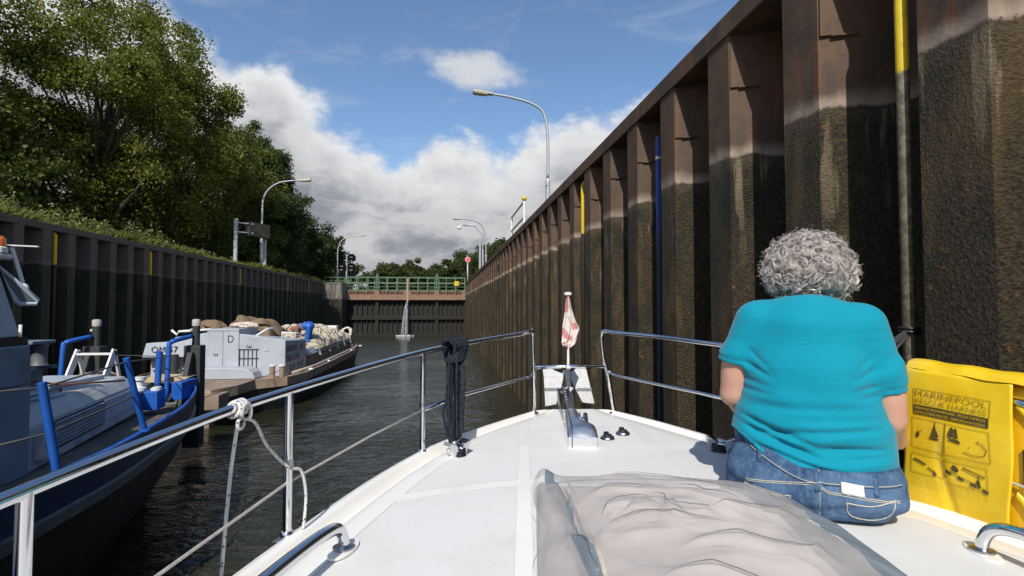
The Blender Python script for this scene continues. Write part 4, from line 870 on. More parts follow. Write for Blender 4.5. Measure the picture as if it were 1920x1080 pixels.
# ================================================================ lamps, signals, signs on the banks
M_LAMPH = M('lamp_head_grey', (0.36, 0.34, 0.29), 0.5, var=0.1)
def lamp(name, label, base, pts, head, r, group='curved street lamps along the lock'):
    root = thing(name, label, 'street lamp', base, group=group); B = Vector(base)
    rel = [Vector(p_)-B for p_ in pts]
    mb = MB(); h0 = rel[0].z; mb.tube([(0, 0, -.3), (0, 0, h0*.55)], r*1.25, 12); mb.tube([(0, 0, h0*.55), (0, 0, h0*.58)], [r*1.25, r*.85], 12); mb.build('pole', M_GALV, root, True, auto=40)
    mb = MB(); mb.box((-.07, -r*1.5, h0*.50), (.0, r*1.5, h0*.53)); mb.build('inspection_cover', M_GALV, root)
    mb = MB(); mb.tube(catmull([(0, 0, h0*.58)]+[tuple(q_) for q_ in rel], 6), [r*.82-(r*.25)*t for t in np.linspace(0, 1, 6*len(rel)+1)], 12); mb.build('arm', M_GALV, root, True)
    mb = MB(); a = rel[-1]; dv = (Vector(head)-B-a); e = a+dv; up = Vector((0, 0, 1)); w_ = .13*(r/.06)
    sd = dv.normalized().cross(up).normalized()
    def q(t, s_, u): p_ = a+dv*t+sd*s_*w_+Vector((0, 0, u*w_)); return tuple(p_)
    mb.hexa([q(0, -.6, -.25), q(1, -1, -.45), q(1, 1, -.45), q(0, .6, -.25), q(0, -.4, .45), q(1, -.8, .5), q(1, .8, .5), q(0, .4, .45)]); hd = mb.build('lamp_head', M_LAMPH, root, bevel=.02)
    mb = MB(); mb.hexa([q(.3, -.7, -.52), q(.95, -.75, -.62), q(.95, .75, -.62), q(.3, .7, -.52), q(.3, -.75, -.38), q(.95, -.85, -.46), q(.95, .85, -.46), q(.3, .75, -.38)]); mb.build('lens', M('lamp_lens', (0.55, 0.52, 0.42), 0.3), hd)
    return root
lamp('street_lamp', 'tall curved street lamp standing above the sunny sheet pile wall', (3.39, 17, 5.2), [(3.39, 17, 8.3), (3.27, 17, 9.11), (2.91, 17, 9.43), (2.21, 17, 9.62), (1.6, 17, 9.70)], (.94, 17, 9.76), .06)
lamp('street_lamp', 'curved street lamp beside the tall sign board, dark trees behind', (-12.5, 38.9, 5.2), [(-12.5, 38.9, 9.4), (-12.43, 38.9, 10.38), (-12.05, 38.9, 11.06), (-11.35, 38.9, 11.53), (-10.3, 38.9, 11.70)], (-9.27, 38.9, 11.78), .085)
lamp('street_lamp', 'thin distant curved street lamp left of the black signal lights', (-12.5, 66, 5.3), [(-12.5, 66, 9.6), (-12.11, 66, 10.73), (-11.19, 66, 11.26), (-10.2, 66, 11.42)], (-9.31, 66, 11.48), .09)
lamp('street_lamp', 'distant curved street lamp behind the camera pole, above the far end of the sunny wall', (3.52, 44, 5.2), [(3.50, 44, 8.6), (3.22, 44, 9.51), (2.6, 44, 9.94), (1.54, 44, 10.08)], (.84, 44, 10.10), .085)
cp = thing('camera_pole', 'slim angled surveillance camera pole next to a distant curved lamp', 'camera pole', (3.19, 43, 5.2))
mb = MB(); mb.tube([(0, 0, -.3), (0, 0, 3.46), (-.65, 0, 4.19), (-1.6, 0, 4.21)], .07, 10); mb.build('bent_pole', M_GALV, cp, True)
mb = MB(); mb.tube([(-1.6, 0, 4.2), (-1.9, 0, 4.1)], .03, 8); mb.lathe((-1.9, 0, 3.82), [(.0, 0), (.14, .06), (.16, .2), (.12, .3)], 14); mb.build('dome_camera', M_WHT, cp, True)
for x, y, zt, lb in ((2.91, 42, 8.0, 'taller plain grey post in front of the distant curved lamp'), (3.15, 42.4, 7.4, 'shorter plain grey post between the distant lamp and the taller post')):
    mb = MB(); mb.tube([(0, 0, -.3), (0, 0, zt-5.2)], .10, 12); o = mb.build('steel_post', M_GALV, None, True, auto=40); o.location = (x, y, 5.2); tag(o, lb, 'post')
# ladder railing on the right wall
lr = thing('ladder_railing', 'white ladder railing with a yellow knob on top of the sunny wall', 'railing', (2.55, 16.6, 5.2))
mb = MB()
for y in (0, 3.1): mb.tube([(0, y, 0), (0, y, .98)], .045, 10)
for z in (.95, .45): mb.tube([(0, 0, z), (0, 3.1, z)], .035, 10)
mb.build('frame', M_WHT, lr, True, auto=40)
mb = MB(); mb.lathe((0, 0, .96), [(.05, 0), (.085, .06), (.07, .13), (0, .15)], 12); mb.build('knob', M_YEL, lr, True)
# display board
sb = thing('display_board', 'grey two post display board angled over the grassy bank', 'sign board', (-13.0, 37, 5.2))
mb = MB(); mb.box((-.32, -.9, -.3), (-.12, -.7, 3.3)); mb.build('post', M_GALV, sb, bevel=.01)
mb = MB(); mb.box((.78, 1.3, -.3), (.96, 1.48, 2.35)); mb.build('post', M_GALV, sb, bevel=.01)
for z in (3.05, 2.45): mb = MB(); mb.bar((-.2, -.8, z), (.62, -.15, z), .07, .07); mb.build('bracket', M_GALV, sb)
a0 = Vector((.35, -.35, 0)); a1 = Vector((1.15, 1.25, 0))
sdv = (a1-a0).normalized(); nv = Vector((sdv.y, -sdv.x, 0))
def bq(t, z, o): p_ = a0.lerp(a1, t)+nv*o; return (p_.x, p_.y, z)
mb = MB(); mb.hexa([bq(0, 2.25, .12), bq(1, 2.25, .12), bq(1, 2.25, -.25), bq(0, 2.25, -.25), bq(0, 3.18, .12), bq(1, 3.18, .12), bq(1, 3.18, -.25), bq(0, 3.18, -.25)]); hs_ = mb.build('housing', M('dark_grey_housing', (0.035, 0.042, 0.045), 0.5), sb, bevel=.02)
MSC, g, b, out = newmat('amber_dot_screen'); p = g.obj(); v_ = g.scale(p, (1, 1, 1)); n = g.noise(v_, 3, 3)
g.put(b.inputs['Base Color'], g.mix(g.ss(n, .4, .6), (0.025, 0.022, 0.010, 1), (0.075, 0.045, 0.018, 1))); b.inputs['Roughness'].default_value = .4
mb = MB(); mb.hexa([bq(.06, 2.34, .13), bq(.94, 2.34, .13), bq(.94, 2.34, .1), bq(.06, 2.34, .1), bq(.06, 3.09, .13), bq(.94, 3.09, .13), bq(.94, 3.09, .1), bq(.06, 3.09, .1)]); mb.build('screen', MSC, hs_)
# black octagonal signal lights
sg = thing('signal_lights', 'black stack of three octagonal signal lights and two plates by the gate', 'signal', (-9.9, 57, 5.1))
mb = MB(); mb.tube([(0, 0, -.3), (0, 0, 3.1)], .09, 10); mb.bar((-.3, .02, 2.55), (1.45, .02, 2.5), .05, .05); mb.build('mast', M_GALV, sg, True, auto=40)
for i, (x, z) in enumerate(((.53, 2.78), (-.44, 1.84), (.53, 1.84))):
    mb = MB(); n_ = 8; mb.prism([(x+.45*cos(pi/8+k*pi/4), z+.45*sin(pi/8+k*pi/4)) for k in range(8)], -.25, -.16, lambda a_, b_, h: (a_, h, b_))
    mb.tube([(x+.18*cos(t), -.34, z+.12+.18*sin(t)) for t in np.linspace(.2, pi-.2, 9)], .03, 6); pl = mb.build('signal_plate', M('matt_black', (0.004, 0.0045, 0.005), .8, spec=.1), sg)
    for zz_, w_ in ((z+.05, .20), (z-.33, .16)):
        mb = MB(); mb.box((x-w_, -.264, zz_), (x+w_*.6, -.2515, zz_+.05)); mb.build('pale_mark', M('pale_marking', (0.42, 0.45, 0.44), 0.6), pl)
for x0, x1 in ((-.84, -.1), (.10, .97)):
    mb = MB(); mb.box((x0, -.2, .85), (x1, -.14, 1.22)); mb.build('lower_plate', M('matt_black', (0.004, 0.0045, 0.005), .8), sg)
rs = thing('red_signal', 'small lit red signal light on a grey post at the gate', 'signal light', (2.58, 55.9, 5.1))
mb = MB(); mb.tube([(0, 0, -.2), (0, 0, 2.4)], .075, 10); mb.build('post', M_GALV, rs, True)
mb = MB(); mb.lathe((0, .12, 2.66), [(.30, 0), (.30, .22)], 14, axis=(0, -1, 0)); mb.tube([(.0, .1, 2.9), (-.16, .1, 3.15)], .03, 6); mb.tube([(.0, .1, 2.9), (.02, .1, 3.2)], .03, 6); hd = mb.build('housing', M_GALV, rs)
MRED, g, b, out = newmat('lit_red_lens'); b.inputs['Base Color'].default_value = (.6, .02, .03, 1); b.inputs['Emission Color'].default_value = (1, .06, .10, 1); b.inputs['Emission Strength'].default_value = 1.3
mb = MB(); mb.lathe((0, -.101, 2.66), [(.24, 0), (.2, .05), (0, .08)], 14, axis=(0, -1, 0)); mb.build('red_lens', MRED, hd, True)
# bank railing left of the gate
br = thing('bank_railing', 'low green railing on the bank left of the signal mast', 'railing', (-11.6, 56.6, 5.1))
mb = MB()
for z in (.75, .38): mb.bar((-.4, 0, z), (2.2, 0, z), .05, .06)
for x in np.linspace(-.4, 2.2, 5): mb.bar((x, 0, 0), (x, 0, .78), .06, .06)
mb.build('frame', M_GREENRAIL, br)

# ================================================================ vegetation
def leafmat(name, a, b_, trans=(0.10, 0.16, 0.02)):
    m, g, b, out = newmat(name); p = g.pos(); n = g.noise(p, 1.1, 3); n2 = g.noise(p, 9.0, 2)
    c = g.mix(g.ss(g.m('ADD', g.m('MULTIPLY', n, .5), g.m('MULTIPLY', n2, .5)), .38, .62), (*a, 1), (*b_, 1))
    g.put(b.inputs['Base Color'], c); b.inputs['Roughness'].default_value = .55; b.inputs['Specular IOR Level'].default_value = .3
    t = g.new('ShaderNodeBsdfTranslucent'); g.put(t.inputs[0], g.mix(.5, c, (*trans, 1))); mx = g.new('ShaderNodeMixShader'); mx.inputs[0].default_value = .45
    g.l.new(b.outputs[0], mx.inputs[1]); g.l.new(t.outputs[0], mx.inputs[2]); g.l.new(mx.outputs[0], out.inputs[0]); return m
ML_YG = leafmat('yellow_green_leaves', (0.12, 0.14, 0.022), (0.25, 0.26, 0.045)); ML_MG = leafmat('mid_green_leaves', (0.11, 0.135, 0.028), (0.21, 0.23, 0.05))
ML_DG = leafmat('dark_green_leaves', (0.036, 0.062, 0.018), (0.085, 0.115, 0.034), (0.05, 0.1, 0.01)); ML_BUSH = leafmat('bush_leaves', (0.085, 0.11, 0.024), (0.16, 0.185, 0.042))
ML_FAR = leafmat('far_leaves', (0.045, 0.062, 0.018), (0.10, 0.115, 0.032)); M_BARK = M('bark', (0.085, 0.065, 0.048), 0.9, var=0.4, sc=6, bump=0.6, bsc=25)
def leaves(centres, radii, n_per, size, rng, droop=0.0, flat=.75):
    k = len(centres); idx = np.repeat(np.arange(k), n_per); n = len(idx)
    d_ = rng.normal(size=(n, 3)); d_ /= np.linalg.norm(d_, axis=1)[:, None]; rr_ = rng.random(n)**.55
    c = centres[idx]+d_*(rr_*radii[idx])[:, None]*np.array((1, 1, flat)); c[:, 2] -= droop*rng.random(n)**2*radii[idx]
    t = rng.normal(size=(n, 3))+np.array((0, 0, -.25)); t /= np.linalg.norm(t, axis=1)[:, None]
    s_ = np.cross(t, rng.normal(size=(n, 3))+d_*.5); s_ /= np.linalg.norm(s_, axis=1)[:, None]+1e-9
    L = size*rng.uniform(.6, 1.35, n)[:, None]; W_ = L*.30
    return np.stack([c, c+t*L*.5+s_*W_, c+t*L, c+t*L*.5-s_*W_], 1)
def tree(name, label, loc, h, R, zc, lean, ncl, nleaf, size, mat, seed, clump=1.2, group=None, shape='round', flat=.75, droop=.3, limbs=26, sq=(1, 1)):
    rng = np.random.default_rng(seed); rn = random.Random(seed); root = thing(name, label, 'tree', loc, group=group)
    cen = []
    tries = 0
    while len(cen) < ncl and tries < 20000:
        tries += 1
        u = rng.uniform(-1, 1, 3); rad = np.linalg.norm(u)
        if rad > 1 or rad < (.35 if rng.random() < .85 else 0): continue
        z = (u[2]+1)/2
        prof = {'round': sqrt(max(0, 1-(2*z-.9)**2*.8)), 'cone': (1.05-z)**.55*min(1, .5+z*2), 'tall': sqrt(max(0, 1-(1.7*z-.75)**2*.8))}[shape]
        wob = 1+.28*sin(3*atan2(u[1], u[0])+seed)*cos(5*z+seed)
        x, y = u[0]*R*prof*wob*sq[0], u[1]*R*prof*wob*sq[1]; zz_ = zc+(h-zc)*z*(1+.06*rng.normal())
        cen.append((x+lean[0]*z, y+lean[1]*z, zz_))
    cen = np.array(cen); rad = clump*rng.uniform(.5, 1.25, len(cen))
    quads('crown', leaves(cen, rad, max(4, nleaf//len(cen)), size, rng, droop, flat), mat, root)
    mb = MB(); r0 = .022*h+.05; top = Vector((lean[0]*.5, lean[1]*.5, h*.72)); n_ = 9
    tr_ = [Vector((0, 0, -.4)).lerp(top, t)+Vector((.25*sin(t*5+seed), .25*cos(t*4+seed), 0))*t for t in np.linspace(0, 1, n_)]
    mb.tube([tuple(q_) for q_ in tr_], [r0*(1-.8*t) for t in np.linspace(0, 1, n_)], 9)
    for i in rng.choice(len(cen), min(limbs, len(cen)), replace=False):
        e = Vector(cen[i]); t = min(.92, max(.15, (e.z/h)*.72)); k = t*(n_-1); s_ = tr_[int(k)]; m_ = s_.lerp(e, .5)+Vector((rn.uniform(-.3, .3), rn.uniform(-.3, .3), rn.uniform(0, .5)))
        r1 = r0*(1-.8*t)*.5; mb.tube(catmull([tuple(s_), tuple(m_), tuple(e)], 4), [r1*(1-.85*w_) for w_ in np.linspace(0, 1, 9)], 6)
    mb.build('trunk', M_BARK, root, True); return root
TG = 'trees on the left bank'
tree('acacia_tree', 'tall yellow green tree at the left picture edge, nearest the wheelhouse', (-25.5, 26.5, 5.7), 14.2, 6.6, 1.2, (1.5, 0), 210, 90000, .185, ML_YG, 11, 1.35, TG, 'round', .6, .6, 30)
tree('acacia_tree', 'tall feathery tree with airy upper branches in front of the white cloud', (-20.2, 33.5, 5.6), 16.4, 5.6, 2.0, (1.6, 0), 170, 62000, .18, ML_YG, 23, 1.15, TG, 'tall', .6, .6, 46)
tree('leafy_tree', 'broad leafy tree with drooping right branches over the grassy bank', (-18.6, 38.5, 5.5), 14.4, 5.4, 1.0, (1.0, 0), 160, 66000, .19, ML_YG, 5, 1.15, TG, 'round', .6, .8, 24)
tree('leafy_tree', 'rounded yellowish tree left of the dark conical tree', (-18.2, 47.0, 5.5), 13.0, 4.4, .8, (.2, 0), 110, 36000, .22, ML_MG, 31, 1.1, TG, 'round', .65, .5, 16)
tree('chestnut_tree', 'dark dense conical tree right behind the curved lamp by the sign board', (-16.8, 53.5, 5.5), 14.0, 4.9, .4, (-.4, 0), 210, 62000, .25, ML_DG, 17, 1.0, TG, 'cone', .7, .5, 10)
tree('bushy_tree', 'small dark bushy tree beyond the conical tree, last before the signal lights', (-16.2, 70, 5.5), 8.4, 3.9, .2, (0, 0), 90, 18000, .32, ML_DG, 41, 1.0, TG, 'round', .7, .4, 10)
tree('bushy_tree', 'dark bushy tree tucked between the conical tree and the last small one', (-17.2, 62, 5.5), 9.6, 3.6, .2, (0, 0), 80, 16000, .32, ML_DG, 43, 1.0, TG, 'round', .7, .4, 8)
for i, (x, y, h_, R_, lb) in enumerate(((-24.5, 20.5, 6.0, 4.2, 'leafy shrub under the left edge tree, close to the wall'), (-21.5, 29, 6.5, 3.6, 'leafy shrub under the tall feathery tree'), (-19.8, 35.0, 5.4, 3.0, 'leafy shrub filling the gap below the drooping tree'),
        (-18.4, 42.5, 5.2, 3.0, 'leafy shrub directly behind the display board'), (-17.2, 49.0, 4.6, 2.8, 'leafy shrub at the foot of the dark conical tree'), (-28, 34, 8, 5.0, 'large shaded shrub deep behind the left edge tree'), (-24, 45, 8, 5.0, 'large shaded shrub deep behind the yellowish tree'))):
    tree('shrub', lb, (x, y, 5.4), h_, R_, .0, (0, 0), 60, 12000, .24, ML_BUSH, 60+i, 1.1, 'shrubs under the left bank trees', 'round', .7, .3, 8)
FT = 'far trees beyond the gate'
for i, (x, y, h_, R_, lb) in enumerate(((-10.5, 108, 6.3, 4.6, 'low far tree left of the gate middle, under the pale cloud'), (-6.5, 116, 7.3, 4.2, 'far rounded tree just left of the gate centre post'), (-1.0, 118, 6.6, 4.6, 'far low tree right above the middle of the gate'),
        (3.6, 112, 8.2, 4.8, 'far tree a little left of the red signal light'), (8.2, 106, 9.2, 5.0, 'far broad tree directly behind the red signal light'), (9.5, 88, 8.6, 4.0, 'far tree behind the distant curved lamp on the sunny side'), (14, 100, 9, 5.0, 'far tree mostly hidden behind the sunny wall top'), (-19, 96, 7, 4, 'far tree half hidden behind the last small dark tree'), (-3.5, 150, 7.5, 7, 'hazy farthest tree seen between the gate rails'))):
    tree('far_tree', lb, (x, y, 4.6), h_*1.12, R_*1.15, -.8, (0, 0), 150, 26000, .42, ML_FAR, 80+i, 1.1, FT, 'round', .75, .3, 6)
# grass and weeds along the left wall
rng = np.random.default_rng(3); n = 26000
yy = 8+rng.random(n)**1.3*52; xx = -11.83-np.abs(rng.normal(size=n))*.7; hh = .26+.24*rng.random(n)+.28*(np.sin(yy*.9)*np.sin(yy*.37+1) > .1)*rng.random(n)
t = rng.normal(size=(n, 3))*.28+np.array((.1, 0, 1)); t /= np.linalg.norm(t, axis=1)[:, None]; s_ = rng.normal(size=(n, 3)); s_[:, 2] = 0; s_ /= np.linalg.norm(s_, axis=1)[:, None]
c = np.stack([xx, yy, np.full(n, 5.07)], 1); w_ = .012
bl = np.stack([c-s_*w_, c+s_*w_, c+t*hh[:, None]*.6+s_*w_*.8, c+t*hh[:, None]+np.stack([t[:, 0], t[:, 1], -t[:, 2]*.2], 1)*hh[:, None]*.4], 1)
ML_GR = leafmat('meadow_grass', (0.10, 0.125, 0.025), (0.21, 0.22, 0.055), (0.2, 0.25, 0.04))
o = quads('grass', bl, ML_GR); o['kind'] = 'stuff'
ns_ = 420; cs_ = np.stack([-11.8-np.abs(rng.normal(size=ns_))*.6, 9+rng.random(ns_)**1.6*46, 5.18+.32*rng.random(ns_)], 1); cs_[:130, 1] = 13+12*rng.random(130); cs_[:130, 2] += .40*rng.random(130)
o = quads('weeds', leaves(cs_, .10+.14*rng.random(ns_), 42, .085, rng, .4, 1.2), leafmat('weed_leaves', (0.10, 0.14, 0.03), (0.24, 0.25, 0.07), (.2, .28, .05))); o['kind'] = 'stuff'
fl_ = cs_[rng.random(ns_) < .4]; o = quads('weed_flowers', leaves(fl_+np.array((0, 0, .22)), np.full(len(fl_), .10), 9, .05, rng, 0, .5), M('dry_flower_heads', (0.42, 0.38, 0.22), .8)); o['kind'] = 'stuff'
# ================================================================ people: smooth-blended implicit surfaces, meshed with surface nets
class SDF:
    def __init__(s, pts): s.p = pts; s.d = np.full(pts.shape[:-1], 9.0)
    def sm(s, d, k):
        if k <= 0: s.d = np.minimum(s.d, d); return s
        h = np.clip(.5+.5*(s.d-d)/k, 0, 1); s.d = s.d*(1-h)+d*h-k*h*(1-h); return s
    def ell(s, c, r, k=.05):
        q = (s.p-np.array(c)); r = np.array(r); a = np.linalg.norm(q/r, axis=-1); b_ = np.linalg.norm(q/(r*r), axis=-1)
        return s.sm(a*(a-1)/np.maximum(b_, 1e-6), k)
    def cone(s, a, b_, ra, rb, k=.03, flat=None):
        a = np.array(a, float); b_ = np.array(b_, float); ab = b_-a; t = np.clip(((s.p-a)@ab)/(ab@ab), 0, 1)
        q = s.p-a-t[..., None]*ab
        if flat is not None: q = q/np.array(flat)
        return s.sm(np.linalg.norm(q, axis=-1)-(ra+(rb-ra)*t), k)
    def chain(s, pts, rs, k=.02):
        for i in range(len(pts)-1): s.cone(pts[i], pts[i+1], rs[i], rs[i+1], k)
        return s
    def cut(s, d): s.d = np.maximum(s.d, d); return s
def field(lo, hi, h):
    ax = [np.arange(lo[i], hi[i]+h, h) for i in range(3)]; return np.stack(np.meshgrid(*ax, indexing='ij'), -1)
def nets(d, lo, h):
    """surface nets: (verts, quads)"""
    s_ = d < 0; nx, ny, nz = d.shape
    cnt = np.zeros((nx-1, ny-1, nz-1), np.int32); acc = np.zeros((nx-1, ny-1, nz-1, 3)); ne = np.zeros((nx-1, ny-1, nz-1))
    cor = [(i, j, k) for i in (0, 1) for j in (0, 1) for k in (0, 1)]
    def sl(a, c): return a[c[0]:nx-1+c[0], c[1]:ny-1+c[1], c[2]:nz-1+c[2]]
    for a in cor:
        for ax in range(3):
            if a[ax]: continue
            b_ = list(a); b_[ax] = 1; da, db = sl(d, a), sl(d, b_); x = (da < 0) != (db < 0); t = np.where(x, da/np.where(x, da-db, 1), 0)
            for q in range(3): acc[..., q] += np.where(x, a[q]+(t if q == ax else 0), 0)
            ne += x
    act = ne > 0; idx = -np.ones(act.shape, np.int64); idx[act] = np.arange(act.sum())
    cell = np.stack(np.nonzero(act), -1); V = (cell+acc[act]/ne[act][:, None])*h+np.array(lo); F = []
    for ax in range(3):
        o1, o2 = [(1, 2), (2, 0), (0, 1)][ax]
        A = np.take(s_, range(0, s_.shape[ax]-1), ax); B_ = np.take(s_, range(1, s_.shape[ax]), ax)
        e = np.stack(np.nonzero(A != B_), -1); e = e[(e[:, o1] > 0) & (e[:, o2] > 0) & (e[:, o1] < d.shape[o1]-1) & (e[:, o2] < d.shape[o2]-1)]
        inside = A[tuple(e.T)]
        def g_(d1, d2): q = e.copy(); q[:, o1] -= d1; q[:, o2] -= d2; return idx[tuple(q.T)]
        Q = np.stack([g_(1, 1), g_(0, 1), g_(0, 0), g_(1, 0)], -1); Q[~inside] = Q[~inside][:, ::-1]; F.append(Q)
    F = np.vstack(F); F = F[(F >= 0).all(1)]; return V, F
def sdfmesh(name, fn, lo, hi, h, mat, parent, relax=1):
    P = field(lo, hi, h); V, F = nets(fn(P), lo, h)
    for _ in range(relax):     # light Laplacian smoothing
        acc = np.zeros_like(V); c = np.zeros(len(V))
        for i in range(4):
            a, b_ = F[:, i], F[:, (i+1) % 4]; np.add.at(acc, a, V[b_]); np.add.at(acc, b_, V[a]); np.add.at(c, a, 1); np.add.at(c, b_, 1)
        V = V*.6+.4*acc/np.maximum(c, 1)[:, None]
    return quadmesh(name, V, F, mat, parent)
def quadmesh(name, V, F, mat, parent):
    me = bpy.data.meshes.new(name); me.vertices.add(len(V)); me.vertices.foreach_set('co', V.astype(np.float32).ravel()); n = len(F)
    me.loops.add(4*n); me.loops.foreach_set('vertex_index', F.astype(np.int32).ravel()); me.polygons.add(n); me.polygons.foreach_set('loop_start', np.arange(0, 4*n, 4, dtype=np.int32))
    try: me.polygons.foreach_set('loop_total', np.full(n, 4, dtype=np.int32))
    except Exception: pass
    me.update(calc_edges=True); me.validate()
    return link(name, me, mat, parent, True)

# ---------------------------------------------------------------- the seated woman, facing away
MSK, g, b, out = newmat('skin'); p = g.obj()
g.put(b.inputs['Base Color'], g.mix(g.ss(g.noise(p, 14, 4), .35, .7), (0.52, 0.285, 0.205, 1), (0.57, 0.33, 0.24, 1))); b.inputs['Roughness'].default_value = .5
b.inputs['Subsurface Weight'].default_value = .12; b.inputs['Subsurface Radius'].default_value = (.012, .005, .003); g.put(b.inputs['Normal'], g.bump(g.noise(p, 160, 3), .12, .002))
MSH, g, b, out = newmat('turquoise_jersey'); p = g.obj()
g.put(b.inputs['Base Color'], g.mix(g.noise(p, 5, 3), (0.0, 0.225, 0.320, 1), (0.0, 0.26, 0.365, 1))); b.inputs['Roughness'].default_value = .85; b.inputs['Specular IOR Level'].default_value = .2
b.inputs['Sheen Weight'].default_value = .15
fo_ = g.noise(g.scale(p, (3.2, 3.2, 13)), 1.0, 5, .55, dist=.8); fo2 = g.noise(g.scale(p, (9, 9, 22)), 1.0, 4, .6, dist=1.2)
g.put(b.inputs['Normal'], g.bump(g.m('ADD', g.m('ADD', fo_, g.m('MULTIPLY', fo2, .3)), g.m('MULTIPLY', g.noise(p, 420, 2), .02)), .35, .02))
MJN, g, b, out = newmat('blue_denim'); p = g.obj(); w1 = g.noise(g.scale(p, (1, 1, .25)), 90, 4, .7); w2 = g.noise(p, 7, 5, .6)
c = g.mix(g.ss(w2, .32, .68), (0.022, 0.055, 0.125, 1), (0.085, 0.155, 0.265, 1)); c = g.mix(g.m('MULTIPLY', g.ss(w1, .45, .7), .30), c, (0.22, 0.30, 0.41, 1))
g.put(b.inputs['Base Color'], c); b.inputs['Roughness'].default_value = .9; b.inputs['Specular IOR Level'].default_value = .15; cr_ = g.noise(g.scale(p, (7, 7, 16)), 1.0, 4, .6, dist=1.5)
g.put(b.inputs['Normal'], g.bump(g.m('ADD', g.m('MULTIPLY', w1, .05), cr_), .5, .018))
MTH = M('pale_stitching', (0.50, 0.46, 0.36), .8); MWB = M('beige_waist_lining', (0.40, 0.31, 0.24), .85)
MHR, g, b, out = newmat('grey_curly_hair'); p = g.obj(); n = g.noise(p, 30, 4)
g.put(b.inputs['Base Color'], g.mix(g.ss(n, .35, .65), (0.42, 0.385, 0.36, 1), (0.70, 0.655, 0.62, 1))); b.inputs['Roughness'].default_value = .42; b.inputs['Anisotropic'].default_value = .4
MHB = M('hair_mass', (0.36, 0.325, 0.30), .7, var=.35, sc=30, bump=.8, bsc=110)

WZ0 = 2.142
wo_ = thing('person', 'woman with curly grey hair in turquoise T-shirt and jeans, seated with her back turned', 'person', (1.215, 1.645, WZ0), -radians(31))
def T_(x, y, z): return np.array((x, y, z))
ARM_R = [(.178, .035, .595), (.210, .035, .44), (.232, .050, .295), (.272, .19, .205), (.275, .28, .185)]
ARM_L = [(-.178, .05, .605), (-.216, .05, .48), (-.238, .065, .345), (-.215, .28, .265), (-.15, .36, .25)]
def hand(S_, w, d_, n_, side_):
    w = np.array(w, float); d_ = np.array(d_, float); d_ /= np.linalg.norm(d_); n_ = np.array(n_, float); n_ -= d_*(n_@d_); n_ /= np.linalg.norm(n_); s_ = np.cross(n_, d_)*side_
    S_.chain([w, w+d_*.05], [.026, .026], .02)
    for i, (o, L) in enumerate(((-.028, .068), (-.009, .078), (.010, .074), (.028, .058))):
        a = w+d_*.045+s_*o*.9; b0 = w+d_*.088+s_*o; c0 = b0+d_*L*.5-n_*.012; e = c0+d_*L*.40-n_*.030
        S_.chain([a, b0, c0, e], [.012, .0105, .009, .0075], .006)
    t0 = w+d_*.02-s_*.022; t1 = w+d_*.055-s_*.045-n_*.012; t2 = w+d_*.085-s_*.048-n_*.022; S_.chain([t0, t1, t2], [.014, .011, .009], .008)
def body_f(P):
    S_ = SDF(P)
    S_.ell((0, .05, .28), (.18, .12, .26), 0).cone((-.13, .06, .58), (.13, .06, .57), .045, .045, .04)
    S_.cone((.005, .07, .63), (.012, .125, .74), .064, .056, .05)           # neck bends forward
    S_.ell((.012, .175, .80), (.075, .098, .098), .03)                          # skull
    S_.ell((.012, .245, .755), (.055, .05, .065), .03)                          # jaw and face
    S_.cone((.012, .285, .80), (.012, .305, .768), .012, .014, .014)            # nose
    for s_ in (-1, 1):
        S_.ell((.012+s_*.080, .165, .785), (.012, .022, .032), .008); S_.ell((.012+s_*.030, .268, .808), (.014, .012, .009), .006)
    S_.ell((.012, .288, .735), (.024, .012, .008), .008)
    S_.chain(ARM_R, [.048, .050, .042, .034, .027], .015); S_.chain(ARM_L, [.048, .050, .043, .035, .027], .015)
    S_.ell((.221, .05, .37), (.05, .055, .10), .03); S_.ell((-.222, .07, .42), (.05, .052, .09), .03)
    hand(S_, ARM_R[-1], (-.12, .9, -.25), (.1, .25, 1), 1); hand(S_, ARM_L[-1], (.75, .6, -.2), (0, .2, 1), -1)
    return S_.d
bd = sdfmesh('body', body_f, (-.36, -.14, .02), (.38, .52, .93), .0085, MSK, wo_, 1)
def torso(P, grow=0.0):
    S_ = SDF(P)
    S_.ell((.0, .045, .115), (.250, .172, .16), 0).ell((0, .05, .25), (.238, .167, .16), .08)
    S_.ell((0, .045, .43), (.204, .142, .19), .08).cone((-.125, .05, .600), (.125, .045, .592), .070, .070, .07)
    S_.ell((0, .04, .60), (.12, .105, .100), .06)
    S_.d -= grow; return S_
